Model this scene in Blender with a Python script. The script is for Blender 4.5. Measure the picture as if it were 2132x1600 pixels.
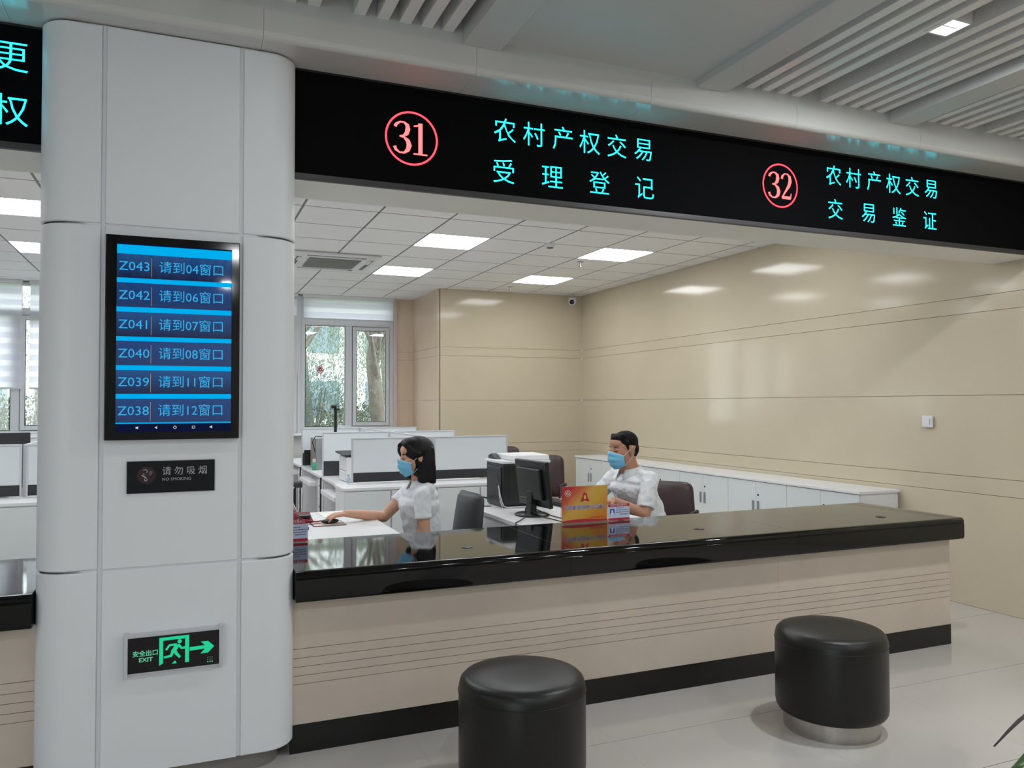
import bpy, bmesh, math, random
from mathutils import Vector, Matrix
random.seed(7)
PI = math.pi
scene = bpy.context.scene
for o in list(bpy.data.objects):
    bpy.data.objects.remove(o)

# ------------------------------------------------------------------ camera
CZ = 1.4748
cam_d = bpy.data.cameras.new('camera')
cam = bpy.data.objects.new('camera', cam_d)
scene.collection.objects.link(cam)
scene.camera = cam
yaw, pitch, roll = math.radians(22.623), math.radians(1.469), math.radians(-0.159)
fw = Vector((math.sin(yaw)*math.cos(pitch), math.cos(yaw)*math.cos(pitch), math.sin(pitch)))
rt = Vector((math.cos(yaw), -math.sin(yaw), 0)); up = rt.cross(fw)
r2 = rt*math.cos(roll)+up*math.sin(roll); u2 = -rt*math.sin(roll)+up*math.cos(roll)
M = Matrix((r2, u2, -fw)).transposed().to_4x4(); M.translation = Vector((0, 0, CZ))
cam.matrix_world = M
cam_d.sensor_width = 36.0
cam_d.lens = 36.0*1643.83/2132.0
cam_d.clip_start = 0.05
cam_d.clip_end = 200

# ------------------------------------------------------------------ world, exposure, big lights
w = bpy.data.worlds.new('sky'); scene.world = w; w.use_nodes = True
bg = w.node_tree.nodes['Background']
bg.inputs[0].default_value = (0.92, 0.955, 1.0, 1)
bg.inputs[1].default_value = 4.4
scene.view_settings.view_transform = 'Standard'
scene.view_settings.look = 'None'
scene.view_settings.exposure = 0.0
scene.view_settings.gamma = 1.0
scene.view_settings.use_curve_mapping = False
scene.cycles.max_bounces = 8
scene.cycles.diffuse_bounces = 5
scene.cycles.glossy_bounces = 4
scene.cycles.transparent_max_bounces = 12
scene.cycles.sample_clamp_indirect = 6
PANEL_L = 13.0        # office LED panels
HALL_W = 16.0        # each hall downlight
SPREAD = math.radians(150)

def area(name, loc, sx, sy, power, color=(1, 1, 1), rot=(0, 0, 0), spread=PI):
    d = bpy.data.lights.new(name, 'AREA'); d.shape = 'RECTANGLE'; d.size = sx; d.size_y = sy
    d.energy = power; d.color = color; d.spread = spread
    o = bpy.data.objects.new(name, d); scene.collection.objects.link(o); o.location = loc; o.rotation_euler = rot
    return o

# ------------------------------------------------------------------ helpers
def lin(c):
    c = c/255.0
    return c/12.92 if c <= 0.04045 else ((c+0.055)/1.055)**2.4
def S(r, g, b): return (lin(r), lin(g), lin(b), 1)

def mat(name, col, rough=0.5, metal=0.0, spec=0.5, noise=0.0, nscale=8.0, bump=0.0, bscale=60.0,
        emit=None, estr=0.0, aniso=None, coat=0.0, col2=None, stretch=(1, 1, 1), trans=0.0, alpha=1.0):
    m = bpy.data.materials.new(name); m.use_nodes = True
    nt = m.node_tree; b = nt.nodes['Principled BSDF']
    b.inputs['Base Color'].default_value = col
    b.inputs['Roughness'].default_value = rough
    b.inputs['Metallic'].default_value = metal
    b.inputs['Specular IOR Level'].default_value = spec
    b.inputs['Coat Weight'].default_value = coat
    b.inputs['Coat Roughness'].default_value = 0.08
    b.inputs['Transmission Weight'].default_value = trans
    b.inputs['Alpha'].default_value = alpha
    if emit is not None:
        b.inputs['Emission Color'].default_value = emit
        b.inputs['Emission Strength'].default_value = estr
    if noise > 0 or bump > 0:
        tc = nt.nodes.new('ShaderNodeTexCoord'); mp = nt.nodes.new('ShaderNodeMapping')
        mp.inputs['Scale'].default_value = stretch
        geo = nt.nodes.new('ShaderNodeNewGeometry')
        nt.links.new(geo.outputs['Position'], mp.inputs['Vector'])
    if noise > 0:
        n = nt.nodes.new('ShaderNodeTexNoise'); n.inputs['Scale'].default_value = nscale
        n.inputs['Detail'].default_value = 6; n.inputs['Roughness'].default_value = 0.6
        nt.links.new(mp.outputs[0], n.inputs['Vector'])
        mr = nt.nodes.new('ShaderNodeMapRange'); mr.inputs['From Min'].default_value = 0.3; mr.inputs['From Max'].default_value = 0.7
        nt.links.new(n.outputs['Fac'], mr.inputs['Value'])
        mx = nt.nodes.new('ShaderNodeMix'); mx.data_type = 'RGBA'
        c2 = col2 if col2 else tuple(max(0, c*(1-noise)) for c in col[:3])+(1,)
        mx.inputs[6].default_value = col; mx.inputs[7].default_value = c2
        nt.links.new(mr.outputs[0], mx.inputs[0]); nt.links.new(mx.outputs[2], b.inputs['Base Color'])
    if bump > 0:
        n2 = nt.nodes.new('ShaderNodeTexNoise'); n2.inputs['Scale'].default_value = bscale; n2.inputs['Detail'].default_value = 3
        nt.links.new(mp.outputs[0], n2.inputs['Vector'])
        bp = nt.nodes.new('ShaderNodeBump'); bp.inputs['Strength'].default_value = bump; bp.inputs['Distance'].default_value = 0.01
        nt.links.new(n2.outputs['Fac'], bp.inputs['Height']); nt.links.new(bp.outputs[0], b.inputs['Normal'])
    return m

def emis(name, col, strength):
    m = bpy.data.materials.new(name); m.use_nodes = True
    nt = m.node_tree; nt.nodes.clear()
    e = nt.nodes.new('ShaderNodeEmission'); e.inputs[0].default_value = col; e.inputs[1].default_value = strength
    o = nt.nodes.new('ShaderNodeOutputMaterial'); nt.links.new(e.outputs[0], o.inputs[0])
    return m

def glassmat(name, tint=(1, 1, 1, 1), fac=0.09, rough=0.0, haze=0.0):
    m = bpy.data.materials.new(name); m.use_nodes = True
    nt = m.node_tree; nt.nodes.clear()
    t = nt.nodes.new('ShaderNodeBsdfTransparent'); t.inputs[0].default_value = tint
    g = nt.nodes.new('ShaderNodeBsdfGlossy'); g.inputs['Roughness'].default_value = rough
    mx = nt.nodes.new('ShaderNodeMixShader'); mx.inputs[0].default_value = fac
    nt.links.new(t.outputs[0], mx.inputs[1]); nt.links.new(g.outputs[0], mx.inputs[2])
    o = nt.nodes.new('ShaderNodeOutputMaterial')
    if haze > 0:
        d = nt.nodes.new('ShaderNodeBsdfTranslucent'); d.inputs[0].default_value = tint
        m2 = nt.nodes.new('ShaderNodeMixShader'); m2.inputs[0].default_value = haze
        nt.links.new(mx.outputs[0], m2.inputs[1]); nt.links.new(d.outputs[0], m2.inputs[2]); nt.links.new(m2.outputs[0], o.inputs[0])
    else:
        nt.links.new(mx.outputs[0], o.inputs[0])
    return m

class MB:
    def __init__(s): s.v = []; s.f = []; s.sm = []
    def add(s, vs, fs, smooth=False):
        n = len(s.v); s.v += [tuple(v) for v in vs]; s.f += [tuple(i+n for i in f) for f in fs]; s.sm += [smooth]*len(fs); return s
    def box(s, x0, y0, z0, x1, y1, z1):
        if x0 > x1: x0, x1 = x1, x0
        if y0 > y1: y0, y1 = y1, y0
        if z0 > z1: z0, z1 = z1, z0
        return s.add([(x0,y0,z0),(x1,y0,z0),(x1,y1,z0),(x0,y1,z0),(x0,y0,z1),(x1,y0,z1),(x1,y1,z1),(x0,y1,z1)],
                     [(0,3,2,1),(4,5,6,7),(0,1,5,4),(1,2,6,5),(2,3,7,6),(3,0,4,7)])
    def obox(s, c, ax, ay, az, hx, hy, hz):
        c = Vector(c); ax = Vector(ax).normalized(); ay = Vector(ay).normalized(); az = Vector(az).normalized()
        P = [c+ax*(hx*i)+ay*(hy*j)+az*(hz*k) for k in (-1, 1) for (i, j) in ((-1,-1),(1,-1),(1,1),(-1,1))]
        return s.add(P, [(0,3,2,1),(4,5,6,7),(0,1,5,4),(1,2,6,5),(2,3,7,6),(3,0,4,7)])
    def prism(s, pts, axis, a, b):
        # pts: 2D polygon CCW; axis 'x': pts=(y,z); 'y': pts=(x,z); 'z': pts=(x,y)
        def P(p, t): return {'x': (t, p[0], p[1]), 'y': (p[0], t, p[1]), 'z': (p[0], p[1], t)}[axis]
        n = len(pts); vs = [P(p, a) for p in pts]+[P(p, b) for p in pts]
        fs = [tuple(range(n))[::-1], tuple(range(n, 2*n))]+[(i, (i+1) % n, n+(i+1) % n, n+i) for i in range(n)]
        return s.add(vs, fs)
    def lathe(s, prof, c=(0, 0, 0), n=32, axis='z', sx=1, sy=1, cap=True):
        vs = []; fs = []
        for (r, h) in prof:
            for k in range(n):
                a = 2*PI*k/n; x, y = r*math.cos(a)*sx, r*math.sin(a)*sy
                p = {'z': (x, y, h), 'y': (x, h, y), 'x': (h, x, y)}[axis]
                vs.append((p[0]+c[0], p[1]+c[1], p[2]+c[2]))
        m = len(prof)
        for i in range(m-1):
            for k in range(n):
                fs.append((i*n+k, i*n+(k+1) % n, (i+1)*n+(k+1) % n, (i+1)*n+k))
        s.add(vs, fs, True)
        if cap:
            s.add(vs[:n], [tuple(range(n))[::-1]]); s.add(vs[-n:], [tuple(range(n))])
        return s
    def cyl(s, c, r, z0, z1, n=24, axis='z'): return s.lathe([(r, z0), (r, z1)], c, n, axis)
    def tube(s, pts, r, n=8, closed=False):
        pts = [Vector(p) for p in pts]; m = len(pts)
        rr = r if isinstance(r, (list, tuple)) else [r]*m
        vs = []; fs = []
        ref = Vector((0, 0, 1))
        for i, p in enumerate(pts):
            d = (pts[min(i+1, m-1)]-pts[max(i-1, 0)])
            if d.length < 1e-9: d = Vector((0, 0, 1))
            d.normalize()
            a = d.cross(ref)
            if a.length < 0.05: a = d.cross(Vector((1, 0.1, 0)))
            a.normalize(); b = d.cross(a)
            for k in range(n):
                t = 2*PI*k/n; vs.append(p+a*(rr[i]*math.cos(t))+b*(rr[i]*math.sin(t)))
        for i in range(m-1):
            for k in range(n): fs.append((i*n+k, i*n+(k+1) % n, (i+1)*n+(k+1) % n, (i+1)*n+k))
        s.add(vs, fs, True)
        s.add(vs[:n], [tuple(range(n))]); s.add(vs[-n:], [tuple(range(n))[::-1]])
        return s
    def ellipsoid(s, c, r, rot=None, nu=20, nv=12):
        c = Vector(c); R = rot if rot else Matrix.Identity(3); vs = []; fs = []
        for i in range(nv+1):
            th = PI*i/nv
            for k in range(nu):
                a = 2*PI*k/nu
                vs.append(c+R@Vector((r[0]*math.sin(th)*math.cos(a), r[1]*math.sin(th)*math.sin(a), r[2]*math.cos(th))))
        for i in range(nv):
            for k in range(nu): fs.append((i*nu+k, (i+1)*nu+k, (i+1)*nu+(k+1) % nu, i*nu+(k+1) % nu))
        return s.add(vs, fs, True)
    def capsule(s, p0, r0, p1, r1, n=14, round0=True, round1=True, flat=1.0, fdir=None):
        p0 = Vector(p0); p1 = Vector(p1); d = (p1-p0); L = d.length; d.normalize()
        a = Vector(fdir) if fdir else (d.cross(Vector((0, 0, 1))) if abs(d.z) < .95 else d.cross(Vector((1, 0, 0))))
        a = (a-d*a.dot(d)).normalized(); b = d.cross(a)
        prof = []
        if round0: prof += [(r0*math.sin(t), -r0*math.cos(t)) for t in (0.02, .4, .8, 1.2)]
        else: prof += [(0.0005, 0)]
        prof += [(r0, 0), (r1, L)]
        if round1: prof += [(r1*math.cos(t), L+r1*math.sin(t)) for t in (.4, .8, 1.2, 1.55)]
        else: prof += [(0.0005, L)]
        vs = [p0+d*h+a*(r*math.cos(2*PI*k/n)*flat)+b*(r*math.sin(2*PI*k/n)) for (r, h) in prof for k in range(n)]
        fs = [(i*n+k, i*n+(k+1) % n, (i+1)*n+(k+1) % n, (i+1)*n+k) for i in range(len(prof)-1) for k in range(n)]
        s.add(vs, fs, True)
        s.add(vs[:n], [tuple(range(n))[::-1]]); s.add(vs[-n:], [tuple(range(n))])
        return s

def org(o):
    v = Vector((0, 0, 0))
    while o is not None: v += o.location; o = o.parent
    return v

def obj(name, mb, m, parent=None, bevel=0.0, seg=2, kind=None, origin=None, label=None):
    me = bpy.data.meshes.new(name)
    if parent is not None: off = org(parent)
    else: off = Vector(origin) if origin else Vector((0, 0, 0))
    me.from_pydata([(v[0]-off.x, v[1]-off.y, v[2]-off.z) for v in mb.v], [], mb.f)
    me.polygons.foreach_set('use_smooth', mb.sm)
    me.update()
    if m: me.materials.append(m)
    o = bpy.data.objects.new(name, me); scene.collection.objects.link(o)
    if parent is not None: o.parent = parent
    elif origin: o.location = origin
    if bevel > 0:
        b = o.modifiers.new('bevel', 'BEVEL'); b.width = bevel; b.segments = seg; b.limit_method = 'ANGLE'; b.angle_limit = 0.7
        b.harden_normals = False
        for p in me.polygons: p.use_smooth = True
        wn = o.modifiers.new('wn', 'WEIGHTED_NORMAL'); wn.keep_sharp = True
    if kind: o['kind'] = kind
    if label: o['label'] = label
    return o

def thing(name, label, cat, loc=(0, 0, 0), group=None):
    o = bpy.data.objects.new(name, None); scene.collection.objects.link(o); o.location = loc
    o.empty_display_size = 0.05
    o['label'] = label; o['category'] = cat
    if group: o['group'] = group
    return o
def tag(o, label, cat, group=None):
    o['label'] = label; o['category'] = cat
    if group: o['group'] = group
    return o
def struct(name, mb, m, parent=None, bevel=0.0):
    o = obj(name, mb, m, parent, bevel)
    if parent is None: o['kind'] = 'structure'
    return o
def sroot(name, loc=(0, 0, 0)):
    o = bpy.data.objects.new(name, None); scene.collection.objects.link(o); o.location = loc; o['kind'] = 'structure'; return o
def inst(src, loc, parent, name=None):
    o = src.copy(); scene.collection.objects.link(o); o.parent = parent; o.location = loc
    return o
def copy_tree(o, parent=None):
    c = o.copy(); scene.collection.objects.link(c); c.parent = parent
    for ch in list(o.children): copy_tree(ch, c)
    return c

# flat lettering / pictograms lying in a plane that faces -Y (x -> X, y -> Z)
def text_mb(s, size, x, y, z, align='CENTER', depth=0.0006, bold=0.0, sx=1.0, shear=0.0):
    c = bpy.data.curves.new('t', 'FONT'); c.body = s; c.size = size; c.resolution_u = 2
    c.align_x = align; c.align_y = 'CENTER'; c.extrude = 0; c.offset = bold; c.shear = shear
    o = bpy.data.objects.new('t', c); scene.collection.objects.link(o)
    dg = bpy.context.evaluated_depsgraph_get()
    me = bpy.data.meshes.new_from_object(o.evaluated_get(dg))
    mb = MB()
    mb.add([(x+v.co.x*sx, y-depth, z+v.co.y) for v in me.vertices], [tuple(p.vertices) for p in me.polygons])
    bpy.data.objects.remove(o); bpy.data.curves.remove(c); bpy.data.meshes.remove(me)
    return mb
def merge(*mbs):
    r = MB()
    for m in mbs: r.add(m.v, m.f); r.sm[-len(m.f):] = m.sm
    return r
def ribbon(mb, pts, ws, y, ox=0, oz=0, sc=1.0):
    # variable-width stroke in the XZ plane
    P = [Vector((p[0]*sc+ox, p[1]*sc+oz)) for p in pts]; L = []; Rr = []
    for i, p in enumerate(P):
        d = P[min(i+1, len(P)-1)]-P[max(i-1, 0)]; d.normalize(); n = Vector((-d.y, d.x)); h = ws[i]*sc/2
        L.append(p+n*h); Rr.append(p-n*h)
    n = len(P)
    mb.add([(q.x, y, q.y) for q in L]+[(q.x, y, q.y) for q in Rr], [(i, i+1, n+i+1, n+i) for i in range(n-1)])
    return mb
def ring(mb, cx, cz, r, wd, y, n=56, sx=1.0):
    vs = []
    for rr in (r-wd/2, r+wd/2):
        vs += [(cx+rr*math.cos(2*PI*k/n)*sx, y, cz+rr*math.sin(2*PI*k/n)) for k in range(n)]
    mb.add(vs, [(k, (k+1) % n, n+(k+1) % n, n+k) for k in range(n)]); return mb
def flat(mb, pts, y): return mb.add([(p[0], y, p[1]) for p in pts], [tuple(range(len(pts)))])
def disc(mb, cx, cz, r, y, n=24): return flat(mb, [(cx+r*math.cos(2*PI*k/n), cz+r*math.sin(2*PI*k/n)) for k in range(n)], y)

# ------------------------------------------------------------------ materials
M_wall = mat('polished_beige_stone', S(205, 193, 169), rough=0.10, spec=0.34, noise=0.05, nscale=2.2)
M_wallb = mat('polished_pinkish_stone', S(220, 198, 176), rough=0.14, noise=0.05, nscale=3)
M_joint = mat('stone_joint', S(158, 142, 116), rough=0.6)
M_floor = mat('polished_floor_tile', S(193, 188, 184), rough=0.10, spec=0.5, noise=0.05, nscale=1.5)
M_grout = mat('floor_grout', S(74, 70, 66), rough=0.7)
M_plaster = mat('white_plaster', S(205, 205, 200), rough=0.55, bump=0.02)
M_fascia = mat('glossy_white_aluminium', S(208, 208, 205), rough=0.2, spec=0.5)
M_ceil = mat('matt_white_ceiling', S(196, 198, 197), rough=0.5)
M_slat = mat('white_metal_baffle', S(226, 226, 225), rough=0.32)
M_void = mat('dark_ceiling_void', S(118, 118, 118), rough=0.8)
M_tile = mat('mineral_ceiling_tile', S(240, 240, 239), rough=0.85, bump=0.05, bscale=300)
M_grid = mat('ceiling_grid_metal', S(112, 112, 110), rough=0.5)
M_alu = mat('white_powder_coated_panel', S(228, 231, 235), rough=0.42, spec=0.35)
M_aluc = mat('panel_joint_grey', S(222, 225, 230), rough=0.45)
M_plinth = mat('grey_plinth_metal', S(128, 123, 118), rough=0.4)
M_led = mat('black_led_panel', S(11, 11, 13), rough=0.8, spec=0.05)
M_ledf = mat('dark_grey_frame', S(66, 64, 66), rough=0.45, metal=0.4)
M_cyan = emis('cyan_led', (0.012, 0.80, 0.95, 1), 5.5)
M_red = emis('red_led', (1.0, 0.035, 0.05, 1), 4.5)
M_redp = emis('red_led_digits', (1.0, 0.10, 0.10, 1), 3.6)
M_granite = mat('black_granite', S(8, 8, 9), rough=0.05, spec=0.45, noise=0.3, nscale=160)
M_kick = mat('black_kick_stone', S(15, 14, 15), rough=0.25)
M_cstone = mat('beige_counter_stone', S(204, 190, 176), rough=0.36, noise=0.10, nscale=3.5)
M_groove = mat('engraved_groove', S(128, 108, 92), rough=0.7)
M_black = mat('black_plastic', S(22, 22, 24), rough=0.35)
M_blackg = mat('black_gloss', S(10, 10, 12), rough=0.08)
M_dark = mat('charcoal_plastic', S(48, 49, 52), rough=0.5)
M_white = mat('white_laminate', S(226, 226, 228), rough=0.35)
M_whiteg = mat('white_gloss_door', S(218, 224, 224), rough=0.25)
M_seam = mat('dark_seam', S(110, 114, 116), rough=0.6)
M_gfabric = mat('screen_fabric_light', S(220, 225, 229), rough=0.7)
M_bandm = mat('charcoal_screen_band', S(45, 46, 50), rough=0.6)
M_silver = mat('brushed_steel', S(190, 186, 182), rough=0.3, metal=1.0, noise=0.15, nscale=30, stretch=(1, 1, 0.05))
M_alum = mat('satin_aluminium', S(176, 178, 182), rough=0.35, metal=0.8)
M_scrf = mat('light_screen_frame', S(204, 206, 212), rough=0.4, metal=0.2)
M_leather = mat('black_leather', S(27, 26, 25), rough=0.36, spec=0.36, noise=0.1, nscale=20, bump=0.06, bscale=400)
M_brown = mat('dark_brown_leather', S(62, 46, 46), rough=0.42, bump=0.08, bscale=250)
M_greyl = mat('grey_black_leather', S(50, 50, 51), rough=0.4, bump=0.08, bscale=250)
M_glass = glassmat('window_glass', (0.95, 0.98, 0.97, 1), 0.05)
M_frost = glassmat('hazy_glass', (0.80, 0.95, 0.93, 1), 0.05, 0.2, 0.0)
M_acr = glassmat('clear_acrylic', (0.96, 0.94, 0.93, 1), 0.12, 0.02)
M_winf = mat('white_window_frame', S(205, 208, 212), rough=0.35)
M_gask = mat('black_gasket', S(20, 20, 20), rough=0.6)
M_skin = mat('skin', S(208, 160, 132), rough=0.5, noise=0.06, nscale=12)
M_skin.node_tree.nodes['Principled BSDF'].inputs['Subsurface Weight'].default_value = 0.0
M_hair = mat('black_hair', S(11, 9, 10), rough=0.5, spec=0.25, noise=0.4, nscale=60, bump=0.18, bscale=130, stretch=(1, 1, 0.12))
M_hairm = mat('dark_brown_hair', S(17, 12, 12), rough=0.7, spec=0.2, noise=0.4, nscale=60, bump=0.3, bscale=220)
M_shirt = mat('white_shirt', S(222, 224, 228), rough=0.8, bump=0.12, bscale=14)
M_trous = mat('dark_trousers', S(38, 40, 48), rough=0.8)
M_shoe = mat('black_shoe', S(16, 16, 16), rough=0.35)
M_mask = mat('blue_surgical_mask', S(120, 190, 226), rough=0.8, bump=0.05)
M_maskw = mat('white_mask_edge', S(232, 236, 240), rough=0.8)
M_lip = mat('eyelid_dark', S(46, 26, 22), rough=0.6)
M_leafA = mat('willow_leaf', S(128, 146, 120), rough=0.6, noise=0.4, nscale=2)
M_leafB = mat('shrub_leaf', S(134, 144, 122), rough=0.6, noise=0.5, nscale=3)
M_leafC = mat('pine_needle', S(104, 136, 128), rough=0.6, noise=0.4, nscale=2)
M_bark = mat('tree_bark', S(136, 128, 120), rough=0.9, noise=0.4, nscale=10, bump=0.3)
M_grass = mat('lawn', S(120, 130, 96), rough=0.9, noise=0.4, nscale=1.5)
M_facade = mat('pale_facade', S(226, 228, 230), rough=0.8)
for m_ in (M_leafA, M_leafB, M_leafC):
    pass

# ------------------------------------------------------------------ key planes
XW = 5.294      # right wall
YB = 10.09      # back wall, right part
YWIN = 11.39    # window wall
XL = -7.0       # left end of the building
YF = -6.0       # hall front
ZC = 3.0325     # office ceiling
YP = 3.364      # column front
YC = 3.47       # counter face
ZV = 3.50       # structural soffit above the hall baffles

# ------------------------------------------------------------------ floor
fl = struct('floor', MB().box(XL, YF, -0.2, XW+0.02, YWIN+0.1, -0.006), M_grout)
t0 = obj('floor_tile', MB().box(0.0018, 0.0018, -0.006, 0.7982, 0.7982, 0.0), M_floor, fl)
first = True
for i in range(-10, 6):
    for j in range(-7, 11):
        x0 = 0.950+0.797*i; y0 = 3.05+0.8*j
        if x0 < XL or y0+0.8 > YWIN+0.2: continue
        if y0 < -3.2 and x0 < -3: continue
        if first: t0.location = (x0, y0, 0); first = False
        else: inst(t0, (x0, y0, 0), fl)

# ------------------------------------------------------------------ right wall (stone bands) and back walls
def stone_wall(name, axis, pos, a, b, nrm, m, z0=0.0, z1=ZV, seams=()):
    # backing plane set behind, bands proud with a 3 mm joint
    d = 0.012
    mb = MB()
    if axis == 'x': mb.box(pos, a, z0, pos+nrm*0.15, b, z1)
    else: mb.box(a, pos, z0, b, pos+nrm*0.15, z1)
    r = struct(name, mb, M_joint)
    zs = [0.0, 0.82, 0.94, 1.531, 2.130, 2.247, ZV]
    cuts = [a]+list(seams)+[b]
    for k in range(len(zs)-1):
        for q in range(len(cuts)-1):
            g = 0.0016; c0 = cuts[q]+(0 if q == 0 else 0.0003); c1 = cuts[q+1]-(0 if q == len(cuts)-2 else 0.0003)
            mb = MB()
            if axis == 'x': mb.box(pos, c0, zs[k]+g, pos-nrm*d, c1, zs[k+1]-g)
            else: mb.box(c0, pos, zs[k]+g, c1, pos-nrm*d, zs[k+1]-g)
            obj('stone_panel', mb, m, r)
    return r
stone_wall('wall_right', 'x', XW+0.012, YF, YB+0.012, 1, M_wall)
stone_wall('wall_back', 'y', YB+0.012, 3.17, XW, 1, M_wall)
stone_wall('wall_return', 'x', 3.158, YB+0.026, YWIN, 1, M_wallb)
stone_wall('wall_pier', 'y', YWIN, 2.895, 3.157, 1, M_wallb)
# window wall: below sill, lintel, far left
ww = struct('wall_window', MB().box(XL, YWIN, 0, 2.895, YWIN+0.2, 1.08).box(XL, YWIN, 3.01, 2.895, YWIN+0.2, ZV).box(XL, YWIN, 1.08, -5.28, YWIN+0.2, 3.01), M_plaster)
struct('wall_left', MB().box(XL-0.1, YF, 0, XL, YWIN, ZV), M_plaster)
# hall wall behind the camera
struct('wall_front', MB().box(-3.0, YF-0.2, 0, XW, YF, ZV).box(XL, YF-0.2, 0, -3.0, YF, 0.1).box(XL, YF-0.2, 3.0, -3.0, YF, ZV), M_plaster)
gl = sroot('added_glazing_1', (-5.0, YF-0.1, 0.1))  # unseen glazed opening, added to let daylight onto the column front
for k in range(5): obj('added_glazing_frame', MB().box(XL+0.98*k, YF-0.12, 0.1, XL+0.98*k+0.06, YF-0.06, 3.0), M_winf, gl)
for k in range(4): obj('glass', MB().box(XL+0.98*k+0.06, YF-0.1, 0.1, XL+0.98*(k+1), YF-0.094, 3.0), M_glass, gl)

# ------------------------------------------------------------------ hall ceiling
YFA = 3.247
ZB = 3.055; ZS = 3.103
hc = struct('ceiling', MB().box(XL, YF, ZV, XW+0.02, 3.9, ZV+0.1), M_void)
beams = [(-3.86, -3.68), (-2.60, -2.42), (-1.37, -1.19), (-0.13, 0.05), (1.122, 1.30), (2.356, 2.535), (3.657, 3.835), (4.93, 5.10)]
for a, b in beams:
    obj('beam', MB().box(a, YF, ZB, b, YFA, ZV), M_ceil, hc, 0.004)
smooth_bays = [4, 1]
for k in range(len(beams)-1):
    a = beams[k][1]; b = beams[k+1][0]
    if k in smooth_bays:
        obj('ceiling_panel', MB().box(a, YF, ZB+0.035, b, YFA, ZB+0.06), M_ceil, hc)
        continue
    pos = [0.125, 0.225, 0.325, 0.425, 0.62, 0.725, 0.825, 0.925, 1.025]
    s = (b-a)/1.122
    for p in pos:
        obj('slat', MB().box(a+p*s, YF, ZS, a+(p+0.052)*s, YFA, ZS+0.085), M_slat, hc)
obj('slat', MB().box(5.14, YF, ZS, 5.19, YFA, ZS+0.085), M_slat, hc)
# recess end wall and fascia in front of the bulkhead
obj('recess_wall', MB().box(XL, YFA, ZB, XW, YFA+0.05, ZV), M_ceil, hc)
tr = sroot('trim_1')
xs = [XL]+[0.286+0.903*i for i in range(-7, 6)]+[XW]
for a, b in zip(xs[:-1], xs[1:]):
    pf = [(3.51, 2.940), (3.51, ZB), (YFA, ZB), (YFA, 2.966), (YFA+0.003, 2.957), (YFA+0.009, 2.949), (YFA+0.018, 2.943), (YFA+0.028, 2.940)]
    obj('fascia_panel', MB().prism(pf, 'x', a+0.0006, b-0.0006), M_fascia, tr)
# bulkhead between hall and office
bk = struct('wall_bulkhead', MB().box(XL, 3.512, 2.457, XW, 3.834, ZV), mat('white_bulkhead_paint', S(238, 237, 230), rough=0.5), bevel=0.004)

# ------------------------------------------------------------------ LED sign band
def led_band(x0, x1, label):
    t = thing('led_sign', label, 'sign', ((x0+x1)/2, 3.5, 2.455))
    obj('panel', MB().box(x0, 3.497, 2.482, x1, 3.513, 2.9395), M_led, t)
    obj('bottom_frame', MB().box(x0, 3.488, 2.4555, x1, 3.5115, 2.482), M_ledf, t, 0.002)
    obj('top_frame', MB().box(x0, 3.490, 2.930, x1, 3.497, 2.9395), M_black, t)
    return t
def led_chars(t, chars, xs, z, size=0.128):
    for c, x in zip(chars, xs):
        mb = text_mb(c, size, x, 3.4965, z, depth=0.0012, bold=-0.0012, sx=0.97)
        cx = sum(v[0] for v in mb.v)/len(mb.v)
        x0_ = min(v[0] for v in mb.v); x1_ = max(v[0] for v in mb.v); z0_ = min(v[2] for v in mb.v); z1_ = max(v[2] for v in mb.v)
        dx = x-(x0_+x1_)/2; dz = z-(z0_+z1_)/2
        mb.v = [(v[0]+dx, v[1], v[2]+dz) for v in mb.v]
        obj('led_character', mb, M_cyan, t)
D3 = [([(.06,.80),(.10,.88),(.22,.96),(.34,.96),(.44,.88),(.46,.76),(.42,.62),(.32,.54),(.20,.52)], [.10,.09,.05,.05,.12,.15,.13,.06,.04]),
      ([(.20,.52),(.34,.50),(.46,.40),(.50,.26),(.46,.12),(.34,.02),(.20,.02),(.08,.10),(.05,.20)], [.04,.06,.13,.16,.13,.06,.05,.08,.10])]
D1 = [([(.27,.0),(.27,.98)], [.13,.13]), ([(.27,.96),(.18,.90),(.06,.87)], [.04,.05,.04]), ([(.05,.02),(.49,.02)], [.045,.045])]
D2 = [([(.07,.76),(.09,.86),(.20,.96),(.33,.96),(.44,.86),(.46,.70),(.40,.52),(.26,.32),(.10,.10)], [.10,.09,.05,.05,.12,.15,.13,.08,.05]),
      ([(.06,.06),(.48,.06)], [.11,.11]), ([(.47,.04),(.51,.24)], [.05,.03])]
def led_number(t, second, cx, cz):
    mb = MB(); ring(mb, cx, cz, 0.1205, 0.0085, 3.4955)
    obj('number_ring', mb, M_red, t)
    for k, D in ((0, D3), (1, second)):
        mb = MB()
        for pts, ws in D: ribbon(mb, pts, ws, 3.4955, cx-0.087+k*0.088, cz-0.073, 0.150)
        obj('digit', mb, M_redp, t)
sgn = led_band(0.44, XW-0.001, 'long black LED sign over the counter with red 31 and 32 and cyan Chinese lettering')
led_number(sgn, D1, 0.961, 2.697)
led_number(sgn, D2, 3.098, 2.702)
x31 = [1.423, 1.577, 1.734, 1.885, 2.042, 2.198]
led_chars(sgn, '农村产权交易', x31, 2.796)
led_chars(sgn, '受理登记', [1.417, 1.676, 1.940, 2.206], 2.597)
led_chars(sgn, '农村产权交易', [3.491, 3.645, 3.806, 3.963, 4.12, 4.279], 2.804)
led_chars(sgn, '交易鉴证', [3.502, 3.758, 4.008, 4.267], 2.607)
sg2 = led_band(-5.0, -0.512, 'black LED sign left of the white column with cyan Chinese characters')
led_chars(sg2, '变更', [-0.79, -0.618], 2.811, 0.132)
led_chars(sg2, '产权', [-0.79, -0.618], 2.606, 0.132)

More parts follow.
